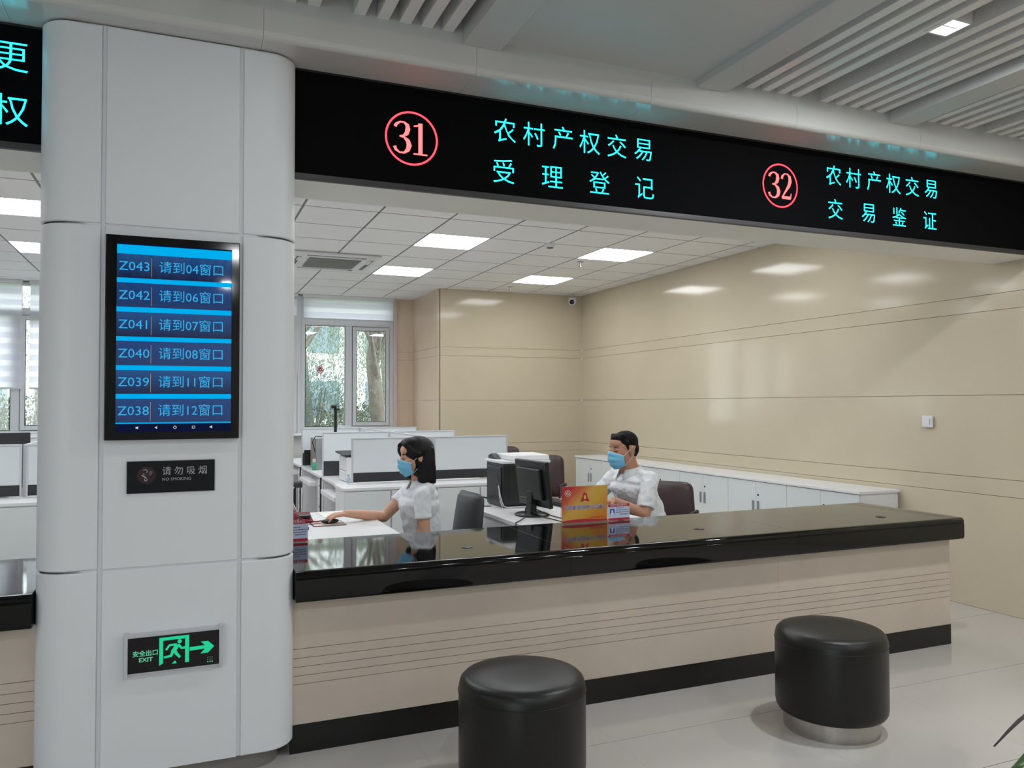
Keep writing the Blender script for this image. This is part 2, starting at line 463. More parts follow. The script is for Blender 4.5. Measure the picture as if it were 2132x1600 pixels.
# ------------------------------------------------------------------ white column
XCc = -0.0365; HW = 0.474; RC = 0.12; YCB = 4.26
col = thing('column', 'broad white panelled column with rounded corners in front of the counter', 'column', (XCc, 3.8, 0))
def corner_profile(sgn_, off):
    pts = [(0.2585, YP+off), (HW-RC, YP+off)]
    for k in range(1, 13):
        a = PI/2*k/12
        pts.append((HW-RC+(RC-off)*math.sin(a), YP+RC-(RC-off)*math.cos(a)))
    pts.append((HW-off, YCB))
    return [(XCc+sgn_*p[0], p[1]) for p in pts]
zlev = [(0.071, 0.846), (0.854, 2.162), (2.170, 2.934)]
for z0, z1 in zlev:
    obj('front_panel', MB().box(XCc-0.242, YP, z0, XCc+0.2425, YP+0.012, z1), M_alu, col, 0.003)
    for sg in (-1, 1):
        o_ = corner_profile(sg, 0.0); i_ = corner_profile(sg, 0.010)
        poly = o_+i_[::-1]
        n = len(o_); mb = MB()
        vs = []
        e = 0.004
        loops = []
        # outer surface with a softened top and bottom edge
        for (dz, off) in ((0, 0.004), (e, 0.0), (e+0.003, 0.0), (e+0.010, 0.0), (z1-z0-e-0.010, 0.0), (z1-z0-e-0.003, 0.0), (z1-z0-e, 0.0), (z1-z0, 0.004)):
            loops.append([(p[0], p[1], z0+dz) for p in corner_profile(sg, off)])
        loops.append([(p[0], p[1], z1) for p in corner_profile(sg, 0.012)])
        loops.insert(0, [(p[0], p[1], z0) for p in corner_profile(sg, 0.012)])
        for lp in loops: vs += lp
        fs = []
        for i in range(len(loops)-1):
            for k in range(n-1):
                q = (i*n+k, i*n+k+1, (i+1)*n+k+1, (i+1)*n+k)
                fs.append(q if sg > 0 else q[::-1])
        mb.add(vs, fs, True)
        obj('corner_panel', mb, M_alu, col)
corep = [(XCc-HW+0.02, YCB), (XCc-HW+0.02, YP+0.13), (XCc-HW+0.10, YP+0.035), (XCc-0.30, YP+0.006), (XCc+0.30, YP+0.006), (XCc+HW-0.10, YP+0.035), (XCc+HW-0.02, YP+0.13), (XCc+HW-0.02, YCB)]
obj('core', MB().prism(corep[::-1], 'z', 0.073, 2.936), M_aluc, col)
pl = []
for sg in (1, -1):
    a_ = [(XCc+sg*p[0], p[1]) for p in [(HW-RC-0.04+0.10*math.sin(t), YP+0.035+0.10-0.10*math.cos(t)) for t in [PI/2*k/8 for k in range(9)]]]
    pl.append(a_)
plp = pl[1][::-1]+pl[0]+[(XCc+HW-0.045, YCB-0.03), (XCc-HW+0.045, YCB-0.03)]
obj('plinth', MB().prism(plp, 'z', 0.0, 0.0735), M_plinth, col)

# queue display
M_scrbg = emis('screen_dark_blue', (0.010, 0.035, 0.13, 1), 1.0)
M_scrbl = emis('screen_black_blue', (0.004, 0.008, 0.035, 1), 1.0)
M_scrbar = emis('screen_cyan_bar', (0.0, 0.42, 0.85, 1), 1.0)
M_scrtx = emis('screen_text_blue', (0.04, 0.40, 0.78, 1), 1.0)
M_scry = emis('screen_gold_line', (0.55, 0.40, 0.10, 1), 1.0)
M_scrw = emis('screen_icon_white', (0.6, 0.6, 0.6, 1), 1.0)
M_scrgl = mat('screen_glass', S(8, 8, 10), rough=0.05)
def gradmat(name, c1, c2, z0, z1):
    m = bpy.data.materials.new(name); m.use_nodes = True; nt = m.node_tree; nt.nodes.clear()
    g = nt.nodes.new('ShaderNodeNewGeometry'); sp = nt.nodes.new('ShaderNodeSeparateXYZ'); nt.links.new(g.outputs['Position'], sp.inputs[0])
    mr = nt.nodes.new('ShaderNodeMapRange'); mr.inputs['From Min'].default_value = z0; mr.inputs['From Max'].default_value = z1
    nt.links.new(sp.outputs[2], mr.inputs['Value'])
    mx = nt.nodes.new('ShaderNodeMix'); mx.data_type = 'RGBA'; mx.inputs[6].default_value = c1; mx.inputs[7].default_value = c2
    nt.links.new(mr.outputs[0], mx.inputs[0])
    e = nt.nodes.new('ShaderNodeEmission'); nt.links.new(mx.outputs[2], e.inputs[0])
    gl = nt.nodes.new('ShaderNodeBsdfGlossy'); gl.inputs['Roughness'].default_value = 0.04; gl.inputs['Color'].default_value = (0.06, 0.06, 0.06, 1)
    ad = nt.nodes.new('ShaderNodeAddShader'); nt.links.new(e.outputs[0], ad.inputs[0]); nt.links.new(gl.outputs[0], ad.inputs[1])
    o = nt.nodes.new('ShaderNodeOutputMaterial'); nt.links.new(ad.outputs[0], o.inputs[0])
    return m
YD = 3.330
dsp = thing('queue_display', 'tall black wall display on the white column listing queue numbers in blue', 'display', (-0.034, YP-0.017, 1.342))
obj('body', MB().box(-0.2745, YD, 1.342, 0.2075, YP+0.0005, 2.1245), M_blackg, dsp, 0.004)
obj('screen_background', flat(MB(), [(-0.235, 1.372), (0.177, 1.372), (0.177, 2.094), (-0.235, 2.094)], YD-0.0006), M_scrbl, dsp)
rowt = [2.004, 1.893, 1.781, 1.670, 1.561, 1.451]
bars = [(2.088, 2.053), (1.961, 1.943), (1.850, 1.831), (1.737, 1.720), (1.627, 1.609), (1.518, 1.500), (1.409, 1.404)]
for k, (a, b) in enumerate(bars):
    obj('screen_bar', flat(MB(), [(-0.235, b), (0.176, b), (0.176, a), (-0.235, a)], YD-0.0012), M_scrbar, dsp)
for k in range(6):
    za = bars[k][1]; zb = bars[k+1][0]
    g = gradmat('screen_row_blue', (0.006, 0.012, 0.05, 1), (0.012, 0.07, 0.22, 1), zb, za) if k % 2 == 0 else gradmat('screen_row_blue', (0.012, 0.035, 0.12, 1), (0.010, 0.05, 0.18, 1), zb, za)
    obj('screen_row', flat(MB(), [(-0.235, zb), (0.176, zb), (0.176, za), (-0.235, za)], YD-0.0010), g, dsp)
for z, num, win in zip(rowt, ('Z043', 'Z042', 'Z041', 'Z040', 'Z039', 'Z038'), ('04', '06', '07', '08', '11', '12')):
    obj('row_text', text_mb(num, 0.0490, -0.229, YD, z+0.001, 'LEFT', 0.0018, sx=1.05), M_scrtx, dsp)
    obj('row_text', text_mb('请到'+win+'窗口', 0.0490, 0.030, YD, z+0.001, 'CENTER', 0.0018, sx=0.98), M_scrtx, dsp)
    obj('row_divider', flat(MB(), [(-0.1155, z-0.036), (-0.1145, z-0.036), (-0.1145, z+0.036), (-0.1155, z+0.036)], YD-0.0018), M_scry, dsp)
zi = 1.389; yi = YD-0.0018
def icon(mb): obj('screen_icon', mb, M_scrw, dsp)
icon(flat(MB(), [(-0.166, zi-0.003), (-0.162, zi-0.003), (-0.157, zi-0.006), (-0.157, zi+0.006), (-0.162, zi+0.003), (-0.166, zi+0.003)], yi))
icon(flat(MB(), [(-0.100, zi), (-0.091, zi-0.0055), (-0.091, zi+0.0055)], yi))
icon(ring(MB(), -0.028, zi, 0.005, 0.002, yi, 20))
icon(ribbon(MB(), [(0.034, zi-0.004), (0.044, zi-0.004), (0.044, zi+0.004), (0.034, zi+0.004), (0.034, zi-0.005)], [.002]*5, yi))
icon(flat(MB(), [(0.098, zi-0.003), (0.102, zi-0.003), (0.107, zi-0.006), (0.107, zi+0.006), (0.102, zi+0.003), (0.098, zi+0.003)], yi))

# no smoking plaque
M_txt = mat('grey_print', S(168, 168, 172), rough=0.5)
M_dred = mat('dark_red_print', S(44, 14, 20), rough=0.4)
pq = thing('no_smoking_sign', 'small black no smoking plaque below the queue display', 'sign', (-0.04, YP-0.004, 1.135))
obj('plate', MB().box(-0.1965, 3.356, 1.136, 0.1185, YP+0.0005, 1.259), mat('black_plaque', S(18, 19, 26), rough=0.15), pq, 0.0015)
obj('red_disc', disc(MB(), -0.128, 1.205, 0.033, 3.3555), M_dred, pq)
yq = 3.3550
pm = MB()
ribbon(pm, [(-0.141, 1.224), (-0.134, 1.2275), (-0.127, 1.225), (-0.125, 1.219), (-0.127, 1.214)], [.0015, .002, .003, .003, .002], yq)
ribbon(pm, [(-0.1445, 1.206), (-0.140, 1.203), (-0.134, 1.199), (-0.1285, 1.194), (-0.131, 1.186)], [.004, .004, .004, .005, .006], yq)
ribbon(pm, [(-0.120, 1.207), (-0.112, 1.221), (-0.107, 1.218), (-0.115, 1.204)], [.0013]*4, yq)
disc(pm, -0.130, 1.188, 0.006, yq, 12)
ribbon(pm, [(-0.139, 1.212), (-0.135, 1.206)], [.003, .003], yq)
obj('pictogram', pm, M_txt, pq)
obj('lettering', text_mb('请 勿 吸 烟', 0.0355, 0.009, 3.3558, 1.217, 'CENTER', 0.0008, sx=0.96), M_txt, pq)
obj('lettering', text_mb('NO SMOKING', 0.0165, -0.073, 3.3558, 1.187, 'LEFT', 0.0008), M_txt, pq)

# exit sign
M_grn = emis('exit_green', (0.02, 0.62, 0.30, 1), 1.0)
M_grn2 = emis('exit_pale_green', (0.12, 0.50, 0.30, 1), 1.0)
ex = thing('exit_sign', 'green and black emergency exit sign with running figure on the white column', 'sign', (-0.024, YP-0.017, 0.447))
obj('housing', MB().box(-0.1955, 3.334, 0.452, 0.148, YP+0.0005, 0.603), M_scrf, ex, 0.002)
obj('side_cap', MB().box(-0.199, 3.328, 0.444, -0.1855, YP, 0.6085), M_scrf, ex, 0.002)
obj('side_cap', MB().box(0.138, 3.328, 0.444, 0.1515, YP, 0.6085), M_scrf, ex, 0.002)
obj('face', MB().box(-0.187, 3.3315, 0.459, 0.1395, 3.3345, 0.5915), mat('exit_face_black', S(10, 10, 14), rough=0.12), ex)
ye = 3.3308
g = MB()
for q in ([(-0.077, 0.478), (-0.063, 0.486), (-0.063, 0.583), (-0.077, 0.583)], [(-0.077, 0.5715), (0.029, 0.5725), (0.029, 0.5845), (-0.077, 0.5835)], [(0.0145, 0.480), (0.029, 0.480), (0.029, 0.580), (0.0145, 0.580)]):
    flat(g, q, ye)
obj('door_symbol', g, M_grn, ex)
g = MB(); y2 = 3.3302
disc(g, -0.005, 0.5635, 0.0078, y2)
ribbon(g, [(-0.012, 0.552), (-0.026, 0.529)], [.019, .014], y2)
ribbon(g, [(-0.014, 0.553), (-0.041, 0.552), (-0.053, 0.535)], [.008, .0085, .008], y2)
ribbon(g, [(-0.010, 0.552), (0.002, 0.537), (0.016, 0.5375)], [.009, .009, .010], y2)
ribbon(g, [(-0.027, 0.534), (-0.035, 0.511), (-0.061, 0.5075)], [.013, .010, .008], y2)
ribbon(g, [(-0.024, 0.532), (-0.015, 0.516), (-0.003, 0.502)], [.013, .011, .009], y2)
flat(g, [(-0.032, 0.4805), (-0.015, 0.4805), (-0.018, 0.489), (-0.023, 0.491)], y2)
obj('running_figure', g, M_grn, ex)
g = MB()
flat(g, [(0.031, 0.5225), (0.086, 0.524), (0.086, 0.5375), (0.031, 0.5365)], ye)
flat(g, [(0.086, 0.524), (0.070, 0.507), (0.097, 0.507), (0.120, 0.531)], ye)
flat(g, [(0.086, 0.524), (0.120, 0.531), (0.097, 0.553), (0.071, 0.553), (0.086, 0.5375)], ye)
obj('arrow', g, M_grn, ex)
obj('lettering', text_mb('安全出口', 0.0232, -0.1245, 3.3310, 0.530, 'CENTER', 0.0005, bold=0.0005, sx=0.97), M_grn2, ex)
obj('lettering', text_mb('EXIT', 0.0215, -0.1235, 3.3310, 0.5065, 'CENTER', 0.0005, bold=0.0006, sx=1.1), M_grn2, ex)
g = MB()
for i in range(3):
    for j in range(3): disc(g, 0.097+0.008*i, 0.489-0.0085*j, 0.0026 if j == 2 else 0.0014, ye, 10)
obj('indicator_dots', g, M_grn2, ex)

# ------------------------------------------------------------------ counter
def counter(x0, x1, seams, label, endcap):
    t = thing('counter', label, 'counter', ((x0+x1)/2, 3.8, 0))
    obj('carcass', MB().box(x0, YC+0.018, 0.0, x1-0.018, 3.98, 0.646), M_white, t)
    obj('kick_plate', MB().box(x0, YC-0.002, 0.0, x1+0.001, YC+0.018, 0.120), M_kick, t)
    if endcap: obj('kick_plate', MB().box(x1-0.018, YC+0.018, 0, x1+0.001, 3.98, 0.120), M_kick, t)
    zs = [0.120, 0.288, 0.324, 0.361, 0.398, 0.437, 0.647]
    cuts = [x0]+list(seams)+[x1]
    obj('joint_backing', MB().box(x0, YC+0.004, 0.12, x1-0.001, YC+0.018, 0.646), M_groove, t)
    for i in range(len(cuts)-1):
        for k in range(len(zs)-1):
            off = 0.0008 if (i % 2) else 0.0
            dz = 0.0 if i % 2 == 0 else 0.0012
            g0 = 0.0012 if k > 0 else 0.0; g1 = 0.0012 if k < len(zs)-2 else 0
            obj('stone_panel', MB().box(cuts[i], YC+off, zs[k]+g0+(dz if k else 0), cuts[i+1], YC+0.010, zs[k+1]-g1+(dz if k < len(zs)-2 else 0)), M_cstone, t)
    if endcap:
        obj('end_panel', MB().box(x1-0.018, YC+0.010, 0.12, x1, 3.98, 0.646), M_cstone, t)
    return t
def slab(x0, x1, cuts, label, endcap):
    t = thing('countertop', label, 'countertop', ((x0+x1)/2, 3.8, 0.647))
    prof = [(3.408, 0.6475), (3.400, 0.660), (3.400, 0.742), (3.4035, 0.7440), (3.4035, 0.7465), (3.400, 0.750), (3.4025, 0.762), (3.410, 0.771), (3.421, 0.776),
            (4.205, 0.776), (4.205, 0.752), (3.99, 0.752), (3.99, 0.6475)]
    cc = [x0]+cuts+[x1]
    for a, b in zip(cc[:-1], cc[1:]):
        e = 0.0006 if b != x1 else 0
        mb = MB().prism(prof, 'x', a, b-e)
        obj('slab', mb, M_granite, t, 0.0008, 1)
    if endcap:
        obj('edge_moulding', MB().box(x1, 3.42, 0.672, x1+0.022, 4.19, 0.744), M_granite, t, 0.006)
    return t
counter(0.425, 4.355, [1.721, 3.033], 'long beige stone counter front with engraved lines and black kick plate, right of the column', True)
slab(0.44, 4.400, [1.721, 3.115], 'polished black granite countertop running right from the white column', True)
counter(-5.0, -0.50, [-3.2, -1.9], 'beige stone counter front at the left edge, left of the column', False)
slab(-5.0, -0.512, [-3.2, -1.9], 'black granite countertop at the left edge of the picture', False)
def grommet(x, y, lab):
    t = thing('cable_grommet', lab, 'grommet', (x, y, 0.776), 'cable grommets in the black countertop')
    obj('rim', MB().lathe([(0.022, 0.7762), (0.030, 0.7762), (0.030, 0.7775), (0.026, 0.7785), (0.022, 0.7775)], (x, y, 0), 24, cap=False), M_silver if 0 else M_black, t)
    obj('lid', MB().cyl((x, y, 0), 0.022, 0.7761, 0.7772), M_dark, t)
    obj('cable_slot', MB().box(x-0.008, y-0.024, 0.7771, x+0.008, y-0.012, 0.7786), M_alum, t)
grommet(1.287, 3.668, 'round cable grommet in the black countertop in front of the woman')
grommet(2.661, 3.683, 'round cable grommet in the countertop in front of the empty brown chair')
grommet(3.959, 3.624, 'round cable grommet near the right end of the countertop')

# cards standing on the countertop
M_cardr = mat('card_red', S(178, 40, 62), rough=0.4)
M_cardb = mat('card_pale_blue', S(196, 206, 232), rough=0.4)
M_blue = mat('print_blue', S(40, 70, 170), rough=0.5)
M_ink = mat('print_ink', S(40, 44, 80), rough=0.5)
M_wht = mat('print_white', S(238, 236, 230), rough=0.5)
M_gold = mat('print_gold', S(214, 178, 90), rough=0.5)
def posterm():
    m = bpy.data.materials.new('poster_red_to_gold'); m.use_nodes = True; nt = m.node_tree; b = nt.nodes['Principled BSDF']
    b.inputs['Roughness'].default_value = 0.2
    g = nt.nodes.new('ShaderNodeNewGeometry'); sp = nt.nodes.new('ShaderNodeSeparateXYZ'); nt.links.new(g.outputs['Position'], sp.inputs[0])
    n = nt.nodes.new('ShaderNodeTexNoise'); n.inputs['Scale'].default_value = 9; nt.links.new(g.outputs['Position'], n.inputs['Vector'])
    mx_ = nt.nodes.new('ShaderNodeMath'); mx_.operation = 'MULTIPLY_ADD'; mx_.inputs[1].default_value = -0.9; mx_.inputs[2].default_value = 2.05*0.9
    nt.links.new(sp.outputs[0], mx_.inputs[0])
    ad = nt.nodes.new('ShaderNodeMath'); ad.operation = 'ADD'; nt.links.new(mx_.outputs[0], ad.inputs[0]); nt.links.new(sp.outputs[2], ad.inputs[1])
    a2 = nt.nodes.new('ShaderNodeMath'); a2.operation = 'MULTIPLY_ADD'; a2.inputs[1].default_value = 0.06; nt.links.new(n.outputs['Fac'], a2.inputs[0]); nt.links.new(ad.outputs[0], a2.inputs[2])
    mr = nt.nodes.new('ShaderNodeMapRange'); mr.inputs['From Min'].default_value = 0.66; mr.inputs['From Max'].default_value = 1.02; nt.links.new(a2.outputs[0], mr.inputs['Value'])
    cr = nt.nodes.new('ShaderNodeValToRGB'); nt.links.new(mr.outputs[0], cr.inputs[0])
    e = cr.color_ramp.elements; e[0].position = 0.0; e[0].color = S(206, 130, 52); e[1].position = 1.0; e[1].color = S(176, 40, 56)
    for p, c_ in ((0.25, S(204, 160, 66)), (0.52, S(208, 166, 84)), (0.70, S(198, 100, 66)), (0.85, S(184, 54, 58))):
        q = e.new(p); q.color = c_
    nt.links.new(cr.outputs[0], b.inputs['Base Color'])
    return m
YK = 4.13
sc_ = thing('sign_card', 'red and orange acrylic sign card with Chinese title standing on the black countertop', 'sign', (2.18, YK, 0.776))
obj('acrylic_stand', MB().box(2.026, YK+0.003, 0.7762, 2.337, YK+0.0055, 0.996).box(2.026, YK-0.035, 0.7762, 2.337, YK+0.04, 0.782), M_acr, sc_)
obj('poster', MB().box(2.032, YK-0.001, 0.783, 2.332, YK+0.003, 0.993), posterm(), sc_)
yk = YK-0.0016
obj('title_print', text_mb('文明优质服务示范窗口', 0.0285, 2.184, yk, 0.868, 'CENTER', 0.0006, bold=0.0008, sx=0.99, shear=0.15), M_wht, sc_)
obj('title_print', text_mb('文明优质服务示范窗口', 0.0285, 2.184, yk-0.0005, 0.868, 'CENTER', 0.0006, sx=0.99, shear=0.15), M_blue, sc_)
obj('footer_print', text_mb('农村产权交易中心', 0.0135, 2.268, yk, 0.807, 'CENTER', 0.0004), M_cardr, sc_)
g = MB()
pts = [(2.152, 0.905), (2.166, 0.930), (2.168, 0.948), (2.182, 0.957), (2.196, 0.948), (2.198, 0.930), (2.212, 0.905), (2.200, 0.902), (2.182, 0.910), (2.164, 0.902)]
flat(g, pts[::-1], yk-0.0004); obj('emblem', g, M_cardr, sc_)
g = MB(); flat(g, [(2.182+0.008*math.cos(a*PI/8), 0.928+0.012*math.sin(a*PI/8)) for a in range(16)], yk-0.0009); flat(g, [(2.172, 0.900), (2.192, 0.900), (2.188, 0.908), (2.176, 0.908)], yk-0.0009)
obj('emblem_inset', g, M_gold, sc_)
g = MB()
for k in range(9):
    a = 2*PI*k/9; ring(g, 2.070+0.016*math.cos(a), 0.955+0.014*math.sin(a), 0.005, 0.0012, yk-0.0004, 12)
ribbon(g, [(2.060, 0.950), (2.068, 0.960), (2.074, 0.948), (2.080, 0.956)], [.003]*4, yk-0.0004)
obj('seal_print', g, M_wht, sc_)
g = MB(); flat(g, [(2.033, 0.7835), (2.331, 0.7835), (2.331, 0.794), (2.26, 0.797), (2.18, 0.802), (2.10, 0.800), (2.033, 0.795)], yk-0.0002)
obj('ribbon_print', g, M_cardr, sc_)
g = MB()
for x_, z_ in ((2.042, 0.985), (2.324, 0.984), (2.042, 0.792)): disc(g, x_, z_, 0.003, yk-0.001, 10)
obj('rivet', g, M_silver, sc_)
def idcard(x0, x1, z1, y, lab):
    t = thing('name_card', lab, 'sign', ((x0+x1)/2, y, 0.776))
    h = z1-0.7785
    obj('acrylic_stand', MB().box(x0-0.003, y+0.002, 0.7762, x1+0.003, y+0.004, z1+0.002).box(x0-0.003, y-0.03, 0.7762, x1+0.003, y+0.03, 0.780), M_acr, t)
    obj('card', MB().box(x0, y-0.001, 0.7805, x1, y+0.002, z1), M_cardb, t)
    obj('header_print', flat(MB(), [(x0, z1-0.17*h), (x1, z1-0.17*h), (x1, z1), (x0, z1)], y-0.0014), M_cardr, t)
    obj('footer_print', flat(MB(), [(x0, 0.7806), (x1, 0.7806), (x1, 0.7806+0.13*h), (x0, 0.7806+0.13*h)], y-0.0014), M_cardr, t)
    obj('header_lettering', text_mb('农村产权交易中心', 0.0125, (x0+x1)/2, y-0.0016, z1-0.085*h, 'CENTER', 0.0004, sx=(x1-x0)/0.125), M_wht, t)
    wd = x1-x0
    g = MB(); flat(g, [(x0+0.08*wd, 0.80+0.016), (x0+0.29*wd, 0.816), (x0+0.29*wd, 0.848), (x0+0.08*wd, 0.848)], y-0.0014)
    obj('portrait_background', g, M_blue, t)
    g = MB(); disc(g, x0+0.185*wd, 0.835, 0.0065, y-0.0018, 12); flat(g, [(x0+0.10*wd, 0.8165), (x0+0.27*wd, 0.8165), (x0+0.23*wd, 0.828), (x0+0.14*wd, 0.828)], y-0.0018)
    obj('portrait', g, M_wht, t)
    g = MB()
    for r_, (a, b) in enumerate(((0.36, 0.70), (0.36, 0.95), (0.36, 0.95), (0.55, 0.92))):
        zz = 0.852-0.0125*r_; x_ = x0+a*wd
        while x_ < x0+b*wd:
            flat(g, [(x_, zz-0.002), (x_+0.0055, zz-0.002), (x_+0.0055, zz+0.002), (x_, zz+0.002)], y-0.0016); x_ += 0.0075
    obj('text_lines', g, M_ink, t)
idcard(2.341, 2.487, 0.877, 4.135, 'small red and white staff name card right of the orange sign card')
idcard(0.455, 0.593, 0.887, 4.14, 'small red and white staff name card beside the white column')

# ------------------------------------------------------------------ stools
def stool(x, y, lab):
    t = thing('stool', lab, 'stool', (x, y, 0), 'round black leather stools at the counter')
    R_ = 0.243
    obj('base_ring', MB().lathe([(0.208, 0.0), (0.208, 0.002), (0.208, 0.072), (0.208, 0.075), (0.200, 0.076)], (x, y, 0), 64), M_silver, t)
    prof = [(0.19, 0.0755), (0.219, 0.077), (0.233, 0.083), (0.240, 0.095), (R_, 0.115), (R_, 0.385), (0.242, 0.410), (0.236, 0.430), (0.223, 0.443), (0.20, 0.450), (0.13, 0.4555), (0.07, 0.458), (0.01, 0.459)]
    obj('seat', MB().lathe(prof, (x, y, 0), 72), M_leather, t)
    sm_ = [(x+(R_+0.0005)*math.cos(2*PI*k/64), y+(R_+0.0005)*math.sin(2*PI*k/64), 0.392) for k in range(65)]
    obj('piping', MB().tube(sm_, 0.0018, 5), M_leather, t)
stool(1.205, 2.80, 'black leather drum stool nearest the camera, cut by the bottom edge')
stool(2.745, 2.805, 'black leather drum stool with steel base near the right end of the counter')

# ------------------------------------------------------------------ office ceiling
GX, GY = 0.8546, 6.2656
oc = struct('ceiling', MB().box(XL, 3.834, ZC+0.02, XW, YWIN, ZC+0.06), M_grid)
gm = MB()
for i in range(-14, 9):
    x = GX+0.6*i
    if XL < x < XW: gm.box(x-0.012, 3.834, ZC-0.001, x+0.012, YWIN, ZC+0.012)
for j in range(-4, 10):
    y = GY+0.6*j
    if 3.85 < y < YWIN: gm.box(XL, y-0.012, ZC-0.0012, XW, y+0.012, ZC+0.012)
gm.box(3.146, YB, ZC-0.001, XW, YB+0.02, ZC+0.012)
obj('ceiling_grid', gm, M_grid, oc)['kind'] = 'stuff'
lights = {(i, j) for i in (2, 5, -1, -4, -7) for j in (1, 4, -2)}
acs = {(0, 3), (1, 3), (0, 4), (1, 4)}
tsrc = obj('ceiling_tile', MB().box(0.0095, 0.0095, -0.004, 0.5905, 0.5905, 0.008), M_tile, oc)
used = False
for i in range(-12, 8):
    for j in range(-5, 9):
        x = GX+0.6*i; y = GY+0.6*j
        if (i, j) in lights: continue
        x1 = min(x+0.6, XW); y0 = max(y, 3.834); y1 = min(y+0.6, YWIN)
        if x1-x < 0.05 or y1-y0 < 0.05: continue
        if x > 3.1 and y0 > YB-0.1: continue
        if x1-x > 0.59 and y1-y0 > 0.59:
            if not used: tsrc.location = (x, y, ZC); used = True
            else: inst(tsrc, (x, y, ZC), oc)
        else:
            obj('ceiling_tile', MB().box(x+0.0095, y0+0.0095, ZC-0.004, x1-0.004, y1-0.0095, ZC+0.008), M_tile, oc)
M_panel = emis('led_panel_white', (0.955, 0.985, 1.0, 1), PANEL_L)
names = {(2, 1): 'square LED ceiling panel nearest the sign, left one of the near pair', (5, 1): 'square LED ceiling panel, right one of the near pair',
         (2, 4): 'square LED ceiling panel beside the air conditioner', (5, 4): 'square LED ceiling panel farthest back on the right, near the camera corner'}
for (i, j) in sorted(lights):
    x = GX+0.6*i; y = GY+0.6*j
    lab = names.get((i, j), 'square LED ceiling panel reflected in the wall, outside the picture')
    t = thing('ceiling_light', lab, 'ceiling light', (x+0.3, y+0.3, ZC), 'square LED panels in the office ceiling')
    obj('frame', MB().box(x+0.008, y+0.008, ZC-0.003, x+0.592, y+0.592, ZC+0.012), M_white, t)
    obj('diffuser', MB().box(x+0.016, y+0.016, ZC-0.005, x+0.584, y+0.584, ZC-0.0031), M_panel, t)
# cassette air conditioner
ax, ay = 1.462, 8.56
ac = thing('air_conditioner', 'white cassette air conditioner in the office ceiling by the windows', 'air conditioner', (ax, ay, ZC))
obj('cover', MB().box(ax-0.45, ay-0.47, ZC-0.035, ax+0.45, ay+0.47, ZC-0.0045), M_white, ac, 0.015)
obj('grille', MB().box(ax-0.27, ay-0.28, ZC-0.042, ax+0.27, ay+0.28, ZC-0.034), mat('grille_grey_green', S(128, 134, 128), rough=0.6), ac, 0.004)
gmb = MB()
for (a, b, c, d) in ((-0.30, -0.40, 0.30, -0.36), (-0.30, 0.36, 0.30, 0.40), (-0.395, -0.30, -0.355, 0.30), (0.355, -0.30, 0.395, 0.30)):
    obj('air_slot', MB().box(ax+a, ay+b, ZC-0.0365, ax+c, ay+d, ZC-0.0345), M_black, ac)
    obj('vane', MB().box(ax+a*0.97, ay+b*0.97, ZC-0.041, ax+a*0.97+(c-a)*0.9, ay+b*0.97+(d-b)*0.35, ZC-0.037), M_white, ac)
for k in range(9):
    obj('grille_bar', MB().box(ax-0.26, ay-0.24+0.06*k-0.004, ZC-0.0445, ax+0.26, ay-0.24+0.06*k+0.004, ZC-0.0418), M_white if 0 else M_plinth, ac)
sd = thing('smoke_detector', 'white round smoke detector between the ceiling lights', 'smoke detector', (3.275, 6.89, ZC))
obj('base', MB().lathe([(0.055, -0.012), (0.055, -0.004)], (3.275, 6.89, ZC), 28), M_white, sd)
obj('chamber', MB().lathe([(0.030, -0.044), (0.042, -0.036), (0.045, -0.012)], (3.275, 6.89, ZC), 28), M_white, sd)
obj('vent_ring', MB().lathe([(0.032, -0.0445), (0.034, -0.040)], (3.275, 6.89, ZC), 28), M_black, sd)
for x, y, lab in ((3.99, 7.63, 'small sprinkler head below the right near ceiling light'), (3.98, 9.60, 'small sprinkler head at the far end, below the back light')):
    t = thing('sprinkler', lab, 'sprinkler', (x, y, ZC))
    obj('escutcheon', MB().lathe([(0.034, -0.009), (0.038, -0.004)], (x, y, ZC), 20), M_silver, t)
    obj('stem', MB().cyl((x, y, ZC), 0.008, -0.06, -0.008, 10), M_silver, t)
    obj('deflector', MB().cyl((x, y, ZC), 0.018, -0.064, -0.060, 14), M_silver, t)
# security camera in the far corner
sc2 = thing('security_camera', 'white bullet security camera under the ceiling in the far corner', 'camera', (5.05, 9.92, ZC))
cdir = Vector((-0.55, -0.80, -0.22)).normalized(); cc = Vector((5.06, 9.90, 2.925))
obj('housing', MB().capsule(cc-cdir*0.02, 0.045, cc+cdir*0.13, 0.048, 20, True, False), M_white, sc2)
obj('lens', MB().capsule(cc+cdir*0.128, 0.034, cc+cdir*0.134, 0.034, 20, False, False), M_blackg, sc2)
obj('sun_shield', MB().obox(cc+cdir*0.07+Vector((0, 0, 0.05)), cdir, Vector((0.8, -0.55, 0)), Vector((0, 0, 1)), 0.085, 0.045, 0.004), M_white, sc2)
obj('bracket', MB().tube([cc+Vector((0, 0, 0.03)), (5.09, 9.95, 2.99), (5.09, 9.95, ZC-0.004)], 0.014, 10), M_white, sc2)

